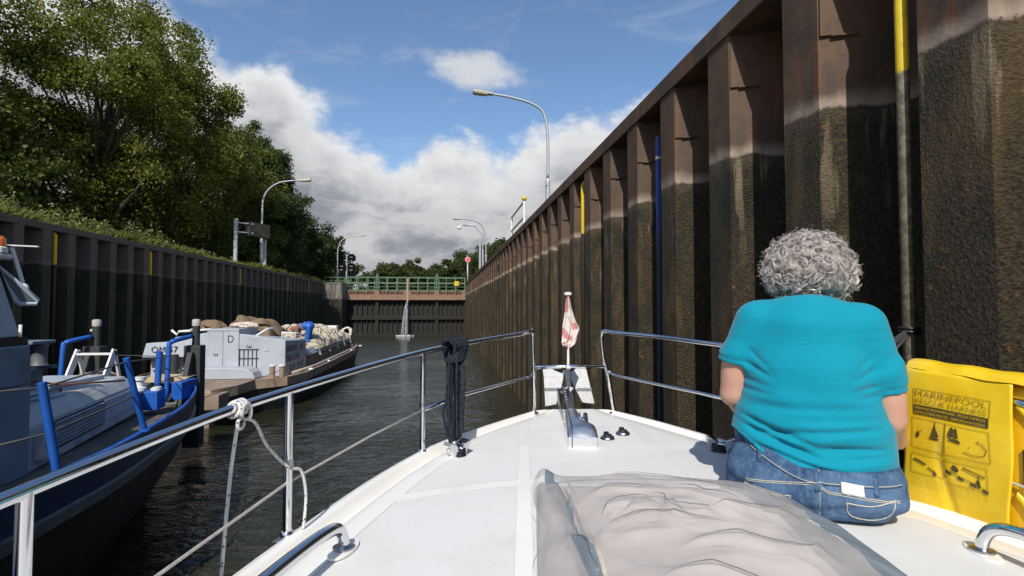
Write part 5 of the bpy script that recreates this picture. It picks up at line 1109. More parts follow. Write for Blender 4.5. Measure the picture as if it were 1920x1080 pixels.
def shirt_f(P):
    x, y, z = P[..., 0], P[..., 1], P[..., 2]
    d = torso(P, .004).d
    back = np.clip((.06-y)/.12, 0, 1)
    # creases across the lower back, pulls from the armpits, bunching above the hem
    zz_ = z+.10*x*np.abs(x)
    lowm = np.exp(-((z-.20)/.075)**2)
    d = d - back*lowm*.0060*np.sin(zz_*74+5*x+2.0*np.sin(x*11+z*9))*(1+.5*np.sin(x*17+1))
    def fold(z0, sl_, xa, xb, w_, h_): return h_*back*np.exp(-((zz_-z0-sl_*x)/w_)**2)*np.clip((x-xa)*12, 0, 1)*np.clip((xb-x)*12, 0, 1)
    for q in ((.262, .10, -.20, .22, .011, .014), (.225, -.30, -.25, .02, .010, .017), (.190, -.34, -.25, .05, .010, .017), (.160, -.26, -.22, .12, .009, .015), (.215, .02, -.02, .24, .010, .016), (.180, .10, .02, .25, .010, .015), (.335, .03, -.23, .20, .016, .007), (.300, .05, -.10, .23, .012, .007)): d = d + fold(*q)
    for s_ in (-1, 1):
        u = s_*x
        for z0, sl_, h_ in ((.455, .55, .016), (.405, .28, .014 if s_ > 0 else .008), (.50, 1.0, .012), (.375, .10, .010)): d = d + h_*back*np.exp(-((z-z0-sl_*(u-.17))/.0085)**2)*np.clip((u-.10)*14, 0, 1)*np.clip((.235-u)*30, 0, 1)
    d = d - .0022*np.sin(x*21+z*33+2*np.sin(z*19))*np.sin(z*27-x*13)
    for s_, A, hem in ((1, ARM_R, .056), (-1, ARM_L, .020)):
        a0, a1 = np.array(A[0]), np.array(A[1]); e = a1+(np.array(A[2])-a1)*.9; dirn = (np.array(A[2])-a1); dirn = dirn/np.linalg.norm(dirn); t = (P-a1)@dirn
        L_ = SDF(P); L_.chain([a0*np.array((.9, 1, 1))+np.array((0, 0, .004)), a1, e], [.069, .061, .058], .03); sd_ = L_.d
        sd_ = sd_ - .003*np.sin(t*70+x*40)*np.clip(1-np.abs(t+.02)*12, 0, 1)
        sd_ = sd_ + .005*np.exp(-((t-hem+.018)/.0035)**2); sd_ = np.maximum(sd_, t-hem)
        h = np.clip(.5+.5*(d-sd_)/.030, 0, 1); d = d*(1-h)+sd_*h-.030*h*(1-h)
    d = np.maximum(d, (z-.697)-.30*(.02-y)*(y < .02))
    hx = .118+.115*np.clip(-(x+.03)/.2, 0, 1)**1.25-.012*np.clip(x/.2, 0, 1)+.03*np.clip((y-.05)/.1, 0, 1)+.004*np.sin(x*26)
    d = d + .004*np.exp(-((z-hx-.016)/.003)**2)*back
    return np.maximum(d, hx-z)
sh = sdfmesh('t_shirt', shirt_f, (-.37, -.17, .10), (.39, .26, .70), .0062, MSH, wo_, 1)
def jeans_f(P):
    x, y, z = P[..., 0], P[..., 1], P[..., 2]; S_ = SDF(P)
    S_.ell((0, .02, .125), (.246, .160, .165), 0).ell((.0, .0, .075), (.258, .160, .110), .06)
    for s_ in (-1, 1):
        S_.ell((s_*.115, -.030, .080), (.135, .118, .098), .03)
        S_.chain([(s_*.125, .05, .095), (s_*.16, .47, .115)], [.108, .078], .05); S_.chain([(s_*.16, .47, .115), (s_*.15, .54, -.02)], [.075, .06], .03)
    d = S_.d; back = np.clip((.03-y)/.08, 0, 1)
    d = d + back*.006*np.exp(-(x-.008)**2/.00008)*(z < .17)
    d = d - back*.006*np.sin(z*62+9*np.abs(x)+x*14+1.5*np.sin(x*23))*np.clip((.16-z)*9, 0, 1)*np.clip(np.abs(x)*7, 0, 1)
    d = d + .005*back*np.exp(-((z-.035-.22*np.abs(x))/.010)**2)
    top = .158+.100*np.clip(-(x+.03)/.2, 0, 1)**1.25
    d = np.maximum(d, z-top); return np.maximum(d, .004-z)
jn = sdfmesh('jeans', jeans_f, (-.32, -.21, -.10), (.32, .66, .34), .0085, MJN, wo_, 1)
# surface finder for stitching, patch, loops
def onback(fn, x, z, off=.002):
    y = -.30
    ys = np.linspace(-.28, .10, 160); P = np.stack([np.full_like(ys, x), ys, np.full_like(ys, z)], -1); dd = fn(P)
    k = np.argmax(dd < 0); return (x, ys[k]-off if dd.min() < 0 else .05, z)
def seam(pts, name, mat, r=.0013, par=None, fn=jeans_f, off=.0015, closed=False):
    mb = MB(); mb.tube([onback(fn, x, z, off) for x, z in catmull([(*q, 0) for q in pts], 8) for x, z in [(x, z)]] if False else [onback(fn, q[0], q[1], off) for q in catmull([(a, b_, 0) for a, b_ in pts], 8)], r, 5, closed=closed); return mb.build(name, mat, par or jn, True)
def topz(x): return .158+.100*max(0, -(x+.03)/.2)**1.25
seam([(x, topz(x)-.034) for x in np.linspace(-.235, .23, 12)], 'waistband_seam', MTH)
seam([(x, topz(x)-.038) for x in np.linspace(-.235, .23, 12)], 'waistband_seam', M('denim_shadow', (0.03, 0.06, 0.12), .9), .002)
seam([(x, .105-.10*abs(x-.005)+.018*(x < 0)) for x in np.linspace(-.20, .22, 14)], 'yoke_seam', MTH, .0015)
seam([(x, .100-.10*abs(x-.005)+.018*(x < 0)) for x in np.linspace(-.20, .22, 14)], 'yoke_seam', MTH, .0012)
seam([(.006, z) for z in np.linspace(.02, .165, 8)], 'centre_seam', MTH)
for s_ in (1, -1):
    seam([(s_*.075, .075), (s_*.085, .035), (s_*.14, .020), (s_*.19, .035), (s_*.205, .088)], 'pocket_seam', MTH, .0016)
    seam([(s_*.075, .075), (s_*.14, .070), (s_*.205, .088)], 'pocket_seam', MTH, .002)
for x in (-.16, -.0, .155):
    mb = MB(); zt = topz(x); a = [onback(jeans_f, x-.007, z, .004) for z in np.linspace(zt-.06, zt-.004, 5)]; b_ = [onback(jeans_f, x+.007, z, .004) for z in np.linspace(zt-.06, zt-.004, 5)]
    mb.grid(np.array([a, b_])); o = mb.build('belt_loop', MJN, jn, True); sd = o.modifiers.new('t', 'SOLIDIFY'); sd.thickness = .004
mb = MB(); mb.grid(np.array([[onback(jeans_f, x, z, .006) for z in np.linspace(topz(x)-.058-.12*(x-.08), topz(x)-.026-.12*(x-.08), 5)] for x in np.linspace(.062, .122, 10)])); pt = mb.build('white_patch', M_WHT, jn, True); sd = pt.modifiers.new('t', 'SOLIDIFY'); sd.thickness = .003
# shoes on the fore deck
for s_ in (-1, 1):
    def shoe_f(P, s_=s_): return np.maximum(SDF(P).ell((s_*.15, .60, -.055), (.045, .075, .045), 0).ell((s_*.155, .69, -.07), (.048, .085, .033), .03).d, -.092-P[..., 2])
    o = sdfmesh('shoe', shoe_f, (s_*.15-.07, .50, -.11), (s_*.15+.08, .80, .02), .009, M_WHT, wo_, 1)
# hair
HC = np.array((.012, .135, .800))
def hair_f(P):
    x, y, z = P[..., 0], P[..., 1], P[..., 2]
    S_ = SDF(P).ell(HC+(0, .0, .012), (.117, .128, .094), 0).ell(HC+(-.056, -.035, -.040), (.066, .075, .062), .04).ell(HC+(.062, -.03, -.052), (.060, .075, .058), .04).ell(HC+(0, -.055, .0), (.10, .07, .07), .04)
    d = S_.d+.007*np.sin(x*52+2*np.sin(z*40))*np.sin(z*58+y*40)+.004*np.sin(y*95+x*80)*np.sin(z*110)
    d = np.maximum(d, -(np.linalg.norm((P-np.array((.012, .31, .755)))/np.array((.08, .10, .09)), axis=-1)-1)*.08)
    return np.maximum(d, -(np.linalg.norm((P-np.array((.012, .02, .675)))/np.array((.050, .085, .050)), axis=-1)-1)*.05)
hr = sdfmesh('hair', hair_f, (-.17, -.03, .66), (.20, .34, .95), .006, MHB, wo_, 0)
V = np.array([v.co[:] for v in hr.data.vertices]); N_ = np.array([v.normal[:] for v in hr.data.vertices]); rng = np.random.default_rng(5); rn = random.Random(12)
mb = MB()
for i in rng.choice(len(V), 330, replace=False):
    c, n = Vector(V[i]), Vector(N_[i]); sw = sin(c.x*38+c.z*25)*1.6+rn.gauss(0, .5); dn_ = Vector((.5*c.x/.12, -.25, -.75)); t = dn_-n*dn_.dot(n)
    if t.length < 1e-3: continue
    t.normalize(); t.rotate(Matrix.Rotation(sw, 3, n)); s_ = n.cross(t); kind = rn.random(); sg = rn.choice((-1, 1)); R_ = rn.uniform(.010, .021); turns = rn.uniform(.7, 1.35); L = rn.uniform(.045, .08); lift = rn.uniform(.002, .010); ph0 = rn.uniform(0, 6.28)
    for st in range(15):
        o1, o2 = rn.gauss(0, .0028), rn.gauss(0, .0022); e_ = rn.uniform(.75, 1.15); pts = []
        for k in range(17):
            q_ = k/16*e_
            if kind < .55: a = 2*pi*turns*q_; p3 = c+t*(R_*sin(a)+L*.25*q_)+s_*(sg*R_*(1-cos(a))-sg*R_*.7)+n*(lift+.007*sin(pi*q_)+.004*q_)
            else: a = 2*pi*1.5*q_+ph0; p3 = c+t*(L*(q_-.4))+s_*(.009*sin(a))+n*(lift+.007*(1+cos(a))*.5)
            p3 = p3+s_*o1+n*(o2+.001)+t*o1*.5; pts.append(tuple(p3))
        mb.tube(pts, [.00075*(1.05-k/17) for k in range(17)], 3, cap=False)
for i in rng.choice(len(V), 700):
    c, n = Vector(V[i]), Vector(N_[i]); t = n.orthogonal().normalized(); t.rotate(Matrix.Rotation(rn.uniform(0, 6.28), 3, n)); L = rn.uniform(.012, .036)
    mb.tube([tuple(c+n*(.006+L*(1-(1-k/5)**2))+t*(.014*sin(k*1.2))) for k in range(6)], .00055, 3, cap=False)
mb.build('curls', MHR, hr, True)
mb = MB(); mb.tube([(.012+.066*sin(a), .068-.060*cos(a)*1.0, .712+.004*cos(a)) for a in np.linspace(-1.2, 1.2, 20)], .0012, 6); mb.build('necklace', M('fine_silver', (0.7, 0.62, 0.5), .25, 1.0), wo_, True)

# ---------------------------------------------------------------- worker bending over on the barge
wk = thing('person', 'worker in blue overalls with reddish hair bending over behind the barge netting', 'person', (-4.97, 20.9, 1.25))
def wk_f(P):
    S_ = SDF(P); S_.ell((-.26, 0, .80), (.20, .16, .13), 0).ell((-.08, 0, .84), (.2, .17, .15), .08); S_.cone((-.42, 0, .76), (-.50, 0, .74), .06, .055, .04); S_.ell((-.57, 0, .70), (.115, .085, .10), .02); S_.ell((-.63, 0, .64), (.05, .06, .05), .02)
    for s_ in (-1, 1):
        S_.chain([(-.40, s_*.17, .76), (-.42, s_*.20, .50), (-.50, s_*.14, .28)], [.06, .048, .038], .02); S_.chain([(-.50, s_*.14, .28), (-.52, s_*.13, .22)], [.04, .035], .01)
        for k in range(4): S_.chain([(-.52, s_*(.11+.018*k), .22), (-.54, s_*(.11+.018*k), .15)], [.011, .009], .004)
        S_.chain([(-.5, s_*.10, .25), (-.55, s_*.085, .19)], [.012, .01], .004)
    return S_.d
sdfmesh('body', wk_f, (-.74, -.28, .1), (.2, .28, 1.04), .02, M('sunburnt_skin', (0.42, 0.22, 0.16), .6), wk, 1)
def wkj_f(P):
    S_ = SDF(P); S_.ell((-.02, 0, .84), (.215, .20, .17), 0).ell((-.18, 0, .83), (.14, .178, .14), .05)
    for s_ in (-1, 1): S_.chain([(.02, s_*.1, .80), (-.03, s_*.12, .42), (.04, s_*.12, .06)], [.12, .085, .07], .04)
    return S_.d
sdfmesh('overalls', wkj_f, (-.4, -.28, -.0), (.28, .28, 1.06), .02, M_BLUE, wk, 1)
def wks_f(P):
    S_ = SDF(P).ell((-.31, 0, .80), (.17, .175, .14), 0)
    for s_ in (-1, 1): S_.chain([(-.38, s_*.17, .77), (-.41, s_*.2, .58)], [.075, .065], .03)
    return S_.d
sdfmesh('shirt', wks_f, (-.55, -.3, .4), (-.1, .3, 1.0), .02, M('grey_brown_shirt', (0.16, 0.12, 0.11), .9), wk, 1)
def wkh_f(P): return np.maximum(SDF(P).ell((-.565, 0, .73), (.125, .098, .105), 0).d, .66-P[..., 2]-.3*(P[..., 0]+.57))
sdfmesh('hair', wkh_f, (-.72, -.14, .6), (-.4, .14, .88), .016, M('reddish_hair', (0.34, 0.075, 0.045), .7), wk, 1)
# ================================================================ ropes, rescue bag, hatch netting on the boat
def rope_mat(name, a, b_, fr, amt, dk_=.7):
    m, g, b, out = newmat(name); p = g.obj(); n = g.noise(p, 260, 3, .6); v = g.voro(p, fr)
    g.put(b.inputs['Base Color'], g.mix(g.m('MULTIPLY', g.ss(v, .30, .16), amt), (*a, 1), (*b_, 1))); b.inputs['Roughness'].default_value = .85; b.inputs['Specular IOR Level'].default_value = .2
    st = g.noise(g.scale(p, (1, 1, .05)), 95, 2); g.l.new(g.mix(g.ss(st, .35, .65), g.mix(1.0, b.inputs['Base Color'].links[0].from_socket, (dk_, dk_, dk_, 1), 'MULTIPLY'), b.inputs['Base Color'].links[0].from_socket), b.inputs['Base Color'])
    g.put(b.inputs['Normal'], g.bump(n, .6, .002)); return m
M_NAVY = rope_mat('navy_mooring_rope', (0.022, 0.026, 0.040), (0.095, 0.105, 0.14), 230, .75, .3)
M_WROPE = rope_mat('white_flecked_line', (0.68, 0.67, 0.645), (0.05, 0.06, 0.13), 70, .9)
def twisted(mb, path, r): mb.tube(path, r, 8)
hk = thing('rope_hank', 'hank of dark navy rope hung from the left guard rail down to a cleat', 'rope', (0, 0, 0))
rn = random.Random(2); mb = MB()
RT = np.array((.066, 2.785, 2.602)); CB = np.array((.066, 2.435, 2.195)); axis_ = (CB-RT); axs = np.array((.60, .80, 0)); nrm = np.cross(axis_/np.linalg.norm(axis_), axs)
for i in range(30):
    a = 2*pi*i/30*5.0; lay = .25+.75*sqrt((i+.5)/30); ux, un = cos(a)*lay, sin(a)*lay; pts = []
    for t in np.linspace(0, 1, 11):
        w_ = (.048+.014*sin(pi*min(1, t*1.12))+.004*sin(t*7+i)) if t < .88 else .052-.026*(t-.88)/.12
        pts.append(RT+axis_*(.10+.88*t)+axs*ux*w_+nrm*un*w_*.7+np.array((.002*sin(i+t*5), 0, 0)))
    mb.tube([tuple(q) for q in catmull(pts, 2)], .0066, 7)
mb.build('hanging_strands', M_NAVY, hk, True)
mb = MB(); rd = np.array((.54, .84, 0.0)); rdn = rd/np.linalg.norm(rd); sdn = np.array((rdn[1], -rdn[0], 0))
for i in range(8):                       # turns over the rail
    o = -.064+.128*i/7; tl = .22*(i-3.5)/3.5
    mb.tube([tuple(RT+rdn*(o+tl*.06*sin(a)+.004*rn.uniform(-1, 1))+sdn*(.034*cos(a))+np.array((0, 0, .031*sin(a)*(1.15 if sin(a) > 0 else 2.2)-.004))) for a in np.linspace(-pi/2, 1.5*pi, 20)], .0095, 8, closed=True)
for i in range(4):                       # wraps round the neck of the hank
    z = -.052-.013*i
    mb.tube([tuple(RT+axis_*(-z/.41*.75)+axs*(.063-.002*i)*cos(a)+nrm*(.054)*sin(a)+np.array((0, 0, .022*cos(a+.4+.25*i)))) for a in np.linspace(0, 2*pi, 22, endpoint=False)], .0078, 8, closed=True)
mb.tube([tuple(RT+rdn*(-.05+.10*t)+sdn*-.03*sin(pi*t)+np.array((0, 0, -.015-.055*sin(pi*t)))) for t in np.linspace(0, 1, 12)], .0085, 8)
mb.build('top_wraps', M_NAVY, hk, True)
mb = MB(); mb.tube(catmull([RT+rdn*-.055+(0, 0, .0), RT+rdn*-.072+np.array((0, -.02, -.10)), RT+rdn*-.080+np.array((.0, -.08, -.24)), (.006, 2.60, 2.29), (.035, 2.47, 2.19), (.055, 2.43, 2.155)], 6), .0066, 8); mb.build('loose_end', M_NAVY, hk, True)
mb = MB()
for k in range(3): mb.tube([(.068+.034*cos(a), 2.405+.030*sin(a), 2.146+.010*k+.006*sin(a*2+k)) for a in np.linspace(0, 2*pi, 18, endpoint=False)], .0068, 7, closed=True)
mb.build('cleat_turns', M_NAVY, hk, True)
ml = thing('mooring_rope', 'black doubled mooring rope from the right cleat round the muddy pole, behind the woman', 'rope', (0, 0, 0))
mb = MB()
for k in range(3): mb.tube([(1.262+.036*cos(a), 2.318+.03*sin(a), 2.148+.012*k+.006*sin(a*2+k)) for a in np.linspace(0, 2*pi, 18, endpoint=False)], .0085, 7, closed=True)
mb.build('cleat_turns', M_DARK, ml, True)
for k in range(4):
    mb = MB(); o = .013*k
    mb.tube(catmull([(1.275+o*.3, 2.325, 2.165+.004*k), (1.34+o, 2.335, 2.20+o), (1.62, 2.37, 2.36+o*.4), (1.9, 2.37, 2.46+.3*o), (2.30, 2.40, 2.655+o*.9)] if k < 3 else [(1.30, 2.30, 2.15), (1.7, 2.36, 2.27), (2.0, 2.36, 2.42), (2.31, 2.40, 2.655)], 6), .0075, 8); mb.build('line', M('charcoal_rope', (0.045, 0.047, 0.055), .85, var=.3, sc=150, bump=.6, bsc=300), ml, True)
mb = MB(); mb.tube([(2.345+.042*cos(a), 2.425+.042*sin(a), 2.665+.012*sin(a*.5)) for a in np.linspace(pi*.7, 2.3*pi, 18)], .0085, 8); mb.tube([(2.345+.042*cos(a), 2.425+.042*sin(a), 2.682+.012*sin(a*.5)) for a in np.linspace(pi*.7, 2.3*pi, 18)], .0085, 8); mb.build('pole_loop', M_DARK, ml, True)
# white line with dark flecks
wr = thing('white_line', 'white flecked line knotted to the left guard rail near a post, one end hanging', 'rope', (0, 0, 0))
K = np.array((-.530, 1.490, 2.536)); rdn = np.array((.30, .95, .08)); rdn /= np.linalg.norm(rdn); sdn = np.array((.95, -.30, 0))
mb = MB()
for i in range(5):
    o = -.018+.009*i; mb.tube([tuple(K+rdn*(o+.006*sin(a+i))+sdn*.0185*cos(a)+np.array((0, 0, .0185*sin(a)))) for a in np.linspace(0, 2*pi, 16, endpoint=False)], .0048, 8, closed=True)
mb.tube([tuple(K+rdn*(.018*cos(a))+sdn*(.024)+np.array((0, 0, -.012+.024*sin(a)))) for a in np.linspace(-1, 3.4, 14)], .0048, 8)
mb.tube([tuple(K+rdn*(-.006+.012*cos(a))+sdn*.012+np.array((0, 0, -.038+.014*sin(a)))) for a in np.linspace(0, 2*pi, 16, endpoint=False)], .0048, 8, closed=True)
mb.build('knot', M_WROPE, wr, True)
E1 = catmull([K+np.array((.0, -.004, -.045)), K+np.array((-.012, -.01, -.16)), K+np.array((-.022, -.02, -.34)), K+np.array((-.034, -.032, -.62))], 14)
E2 = catmull([K+np.array((.012, .01, -.03)), K+np.array((.02, .07, -.055)), K+np.array((.035, .13, -.135)), (-.452, 1.675, 2.325), (-.425, 1.715, 2.30), (-.413, 1.725, 2.22), (-.418, 1.718, 2.125)], 12)
for pth, nm in ((E1, 'hanging_end'), (E2, 'short_end')):
    mb = MB(); mb.tube([tuple(q) for q in pth], .0048, 9); mb.build(nm, M_WROPE, wr, True)

# ---------------------------------------------------------------- yellow rescue harness bag over the right rail
MYB, g, b, out = newmat('yellow_bag_cloth'); p = g.obj(); n = g.noise(p, 9, 5, .6); n2 = g.noise(g.scale(p, (1, 1, .35)), 5.5, 4, .6)
c = g.mix(g.ss(n, .3, .7), (0.72, 0.47, 0.008, 1), (0.82, 0.58, 0.02, 1)); c = g.mix(g.m('MULTIPLY', g.ss(n2, .56, .72), .45), c, (0.62, 0.50, 0.20, 1))
g.put(b.inputs['Base Color'], c); b.inputs['Roughness'].default_value = .42; g.put(b.inputs['Normal'], g.bump(g.m('ADD', n, g.m('MULTIPLY', g.noise(p, 300, 2), .15)), .35, .008))
M_INK = M('black_print', (0.06, 0.048, 0.014), .6, var=.5, sc=30); M_INK2 = M('faded_print', (0.20, 0.14, 0.015), .6); M_YPR = M('yellow_print', (0.62, 0.42, 0.02), .5)
bg_ = thing('rescue_bag', 'yellow rescue harness bag with printed instructions hung over the right guard rail', 'bag', (0, 0, 0))
B0 = np.array((1.640, 1.715, 0)); B1 = np.array((1.722, 1.425, 0)); bu = (B1-B0); BLEN = np.linalg.norm(bu); bn = np.array((bu[1], -bu[0], 0))/BLEN     # bn points inboard
if bn[0] > 0: bn = -bn
def bz(u, v): return (2.585-.020*u)*(1-v)+(2.105+.0*u)*v
def panel(u, v, o=0.0):
    q = B0+bu*u; bulge = .022*sin(pi*min(1, max(0, v))**.8)*(1-.5*(2*u-1)**2)+.006*sin(6*u+9*v)+.008*v*sin(u*5+1)
    crease = -.007*np.exp(-((u-.36-.35*(v-.55)**2-.05*v)/.045)**2)*np.clip((v-.40)*4, 0, 1)
    sh_ = bu/BLEN*(-.010*v+.012*sin(v*5)*(u > .8)*(u-.8)*3); return q+sh_+bn*(bulge+crease+o)+np.array((0, 0, bz(u, v)))
us = np.linspace(0, 1, 40); vs = np.linspace(0, 1, 50)
mb = MB(); mb.grid(np.array([[panel(u, v) for v in vs] for u in us])); pn = mb.build('printed_flap', MYB, bg_, True); sd = pn.modifiers.new('t', 'SOLIDIFY'); sd.thickness = .005; sd.offset = 1
# top fold over the rail and the back body
P = []
for u in np.linspace(0, 1.75, 40):
    q = B0+bu*u; row = []
    for t in np.linspace(0, 1, 12):
        a = pi*t; row.append(q+bn*(.052*cos(a)-.058)+np.array((0, 0, bz(min(u, 1), 0)-.020*(max(0, u-1))+.030*sin(a)**.7+.002*sin(u*14))))
    P.append(row)
P = np.array(P); P[:, 0] += bn*.006
mb = MB(); mb.grid(P); o = mb.build('top_fold', MYB, bg_, True)
mb = MB()
P = []
for u in np.linspace(.02, 1.75, 36):
    row = []
    for t in np.linspace(0, 1, 22):
        a = 2*pi*t; w_ = .050*(1-.25*abs(2*(u/1.75)-1)**3); row.append((t, 0)); 
    P.append([B0+bu*u+bn*(-.062+np.sign(cos(2*pi*t))*abs(cos(2*pi*t))**.5*.045+.004*sin(u*8))+np.array((0, 0, 2.335-.010*u+.235*np.sign(sin(2*pi*t))*abs(sin(2*pi*t))**.45)) for t in np.linspace(0, 1, 30)])
mb.grid(np.array(P)); mb.build('bag_body', M('deep_yellow_cloth', (0.80, 0.46, 0.004), .45, var=.08, sc=7, bump=.2, bsc=25), bg_, True)
def bx(u, z, o): q = B0+bu*u+bn*o; return (q[0], q[1], z)
mb = MB(); mb.hexa([bx(1.06, 2.26, -.005), bx(1.20, 2.26, -.005), bx(1.20, 2.26, -.02), bx(1.06, 2.26, -.02), bx(1.06, 2.37, -.005), bx(1.20, 2.37, -.005), bx(1.20, 2.37, -.02), bx(1.06, 2.37, -.02)]); mb.build('hook_tape', M_DARK, bg_)
for pts in ([(1.02, 2.50), (1.18, 2.44), (1.32, 2.36), (1.36, 2.2), (1.36, 2.1)], [(1.0, 2.23), (1.15, 2.17), (1.3, 2.12)]):
    mb = MB(); c_ = catmull([(u, z, 0) for u, z in pts], 6); mb.grid(np.array([[bx(q[0]+s_*.035*.3, q[1]+s_*.012, -.004-.012*(abs(s_) > .9)) for s_ in (-1, -.8, 0, .8, 1)] for q in c_])); mb.build('strap', MYB, bg_, True)
def on_panel(v2, f, u0, v0, name, mat, sx=1/BLEN, sy=1/.478, rot=0.0, o=.0032):
    c_, s_ = cos(rot), sin(rot); mb = MB(); pts = []
    for a, b_ in v2: a2, b2 = a*c_-b_*s_, a*s_+b_*c_; pts.append(panel(u0+a2*sx, v0-b2*sy, o))
    mb.add(pts, f); return mb.build(name, mat, pn)
def ptext(t, width, u0, v0, name, mat, size=.02, o=.0036):
    v2, f = textmesh(t, 1.0, thin=.012 if size > .02 else .0); w_ = v2[:, 0].max(); v2 = v2*np.array((width/w_, size)); return on_panel(v2, f, u0, v0, name, mat, o=o)
W_ = .70*BLEN
ptext('MARINEPOOL', W_*.97, .132, .188, 'heading', M_INK2, .029); ptext('RESCUE HARNESS', W_*.97, .132, .241, 'heading', M_INK2, .027)
def rect(u0, v0, u1, v1, name, mat, o=.003, n=10):
    mb = MB(); mb.grid(np.array([[panel(u, v, o) for v in np.linspace(v0, v1, 4)] for u in np.linspace(u0, u1, n)])); return mb.build(name, mat, pn)
rect(.118, .252, .832, .318, 'black_band', M_INK)
ptext('GEBRAUCHSANWEISUNG · MODE D\'EMPLOI', W_*.97, .13, .280, 'band_text', M_YPR, .0125, .0042); ptext('INSTRUCTIONS FOR USE · GEBRUIKSAANWIJZING', W_*.97, .13, .312, 'band_text', M_YPR, .0125, .0042)
def frame(u0, v0, u1, v1, mat=M_INK2):
    mb = MB()
    for (a, b_), (c_, d_) in (((u0, v0), (u1, v0)), ((u1, v0), (u1, v1)), ((u1, v1), (u0, v1)), ((u0, v1), (u0, v0))):
        mb.tube([panel(a+(c_-a)*t, b_+(d_-b_)*t, .0026) for t in np.linspace(0, 1, 8)], .0006, 4)
    return mb.build('print_frame', mat, pn)
frame(.118, .135, .835, .252); frame(.10, .345, .44, .555); frame(.445, .345, .835, .555); frame(.10, .60, .42, .735); frame(.435, .60, .80, .76)
def poly(pts, name='pictogram', mat=M_INK):
    mb = MB(); mb.add([panel(u, v, .0034) for u, v in pts], [tuple(range(len(pts)))[::-1]]); return mb.build(name, mat, pn)
def line(pts, r=.0009, mat=M_INK): mb = MB(); mb.tube([panel(u, v, .0030) for u, v in pts], r, 4); return mb.build('pictogram', mat, pn)
poly([(.30, .455), (.335, .37), (.345, .455)]); poly([(.35, .455), (.345, .39), (.385, .455)]); poly([(.28, .462), (.39, .465), (.37, .478), (.30, .476)]); line([(.34, .35), (.34, .46)])
poly([(.14, .47), (.15, .44), (.165, .445), (.18, .465), (.17, .485), (.14, .485)]); line([(.165, .45), (.20, .435)])
poly([(.475, .41), (.50, .36), (.52, .365), (.525, .43), (.48, .43)]); poly([(.535, .43), (.53, .365), (.555, .365), (.575, .43)]); poly([(.47, .44), (.58, .44), (.60, .465), (.50, .455)])
line([(.62, .51), (.70, .525), (.79, .515), (.815, .47), (.78, .435), (.74, .425)]); poly([(.735, .42), (.755, .425), (.745, .435)]); poly([(.66, .475), (.675, .47), (.672, .483)])
line([(.13, .64), (.22, .655), (.26, .665)], .0022); line([(.28, .68), (.33, .70), (.36, .72)], .0014); poly([(.33, .69), (.345, .70), (.35, .735), (.33, .73)])
for a in range(7): (poly([(.44+a*.052, .665+a*.0125), (.44+(a+1)*.052, .665+(a+1)*.0125), (.44+(a+1)*.052, .69+(a+1)*.0125), (.44+a*.052, .69+a*.0125)]) if a % 2 == 0 else line([(.44+a*.052, .665+a*.0125), (.44+(a+1)*.052, .665+(a+1)*.0125)]))
poly([(.50, .645), (.515, .62), (.54, .625), (.565, .65), (.55, .67), (.51, .665)]); line([(.60, .625), (.78, .665)], .0018); poly([(.70, .70), (.73, .69), (.74, .74), (.715, .75)]); line([(.72, .66), (.725, .70)])
for v0, u0, u1 in [(.57, .10, .44), (.582, .10, .44), (.575, .445, .835), (.588, .445, .80)]+[(.752+.014*i, .10, .40) for i in range(7)]+[(.775+.014*i, .435, .79-.05*(i > 4)) for i in range(6)]:
    ptext(random.choice(('ooo mnon ooom nono mon onom', 'mno onm omno mnom ono mnon')) if False else '- -- --- -- - ---- -- --- - --', (u1-u0)*BLEN, u0, v0+.004, 'fine_print', M_INK2, .012)

# ---------------------------------------------------------------- hatch cushion under a crumpled net cover
def hdeck(x, y): return sheer(y)+.056
hc = thing('hatch_cover', 'crumpled grey see-through net cover over a beige cushion in the middle of the deck', 'cover', (0, 0, 0))
MBG, g, b, out = newmat('beige_cushion_cloth'); p = g.obj(); n = g.noise(p, 6, 5, .6)
g.put(b.inputs['Base Color'], g.mix(g.ss(n, .3, .7), (0.66, 0.60, 0.54, 1), (0.76, 0.70, 0.64, 1))); b.inputs['Roughness'].default_value = .9; g.put(b.inputs['Normal'], g.bump(g.m('ADD', g.noise(p, 500, 2), g.m('MULTIPLY', n, 2)), .3, .003))
def netmat(name, col, lo, hi):
    m, g, b, out = newmat(name); p = g.obj(); b.inputs['Base Color'].default_value = (*col, 1); b.inputs['Roughness'].default_value = .75; b.inputs['Specular IOR Level'].default_value = .25
    n = g.noise(p, 7, 4, .6); gl = g.ss(g.noise(p, 70, 5, .75), .60, .74); tr = g.new('ShaderNodeBsdfTransparent'); mx = g.new('ShaderNodeMixShader')
    g.put(b.inputs['Base Color'], g.mix(g.m('MULTIPLY', gl, .5), (*col, 1), (.5, .53, .56, 1)))
    lw = g.new('ShaderNodeLayerWeight'); lw.inputs[0].default_value = .35
    g.put(mx.inputs[0], g.m('ADD', g.rng(n, .3, .7, lo, hi), g.m('MULTIPLY', lw.outputs['Facing'], .26), clamp=True)); g.l.new(tr.outputs[0], mx.inputs[1]); g.l.new(b.outputs[0], mx.inputs[2]); g.l.new(mx.outputs[0], out.inputs[0]); return m
M_NETG = netmat('grey_gauze', (0.50, 0.465, 0.445), .30, .50); M_NETB = netmat('blue_grey_gauze', (0.16, 0.195, 0.225), .72, .92)
def bil(c, u, v): return (np.array(c[0])*(1-u)+np.array(c[1])*u)*(1-v)+(np.array(c[3])*(1-u)+np.array(c[2])*u)*v     # corners: far left, far right, near right, near left
IN = [(.425, 1.84), (1.03, 1.75), (.80, .62), (.28, .62)]; OUT_ = [(.37, 1.90), (1.09, 1.80), (.98, .55), (.14, .55)]
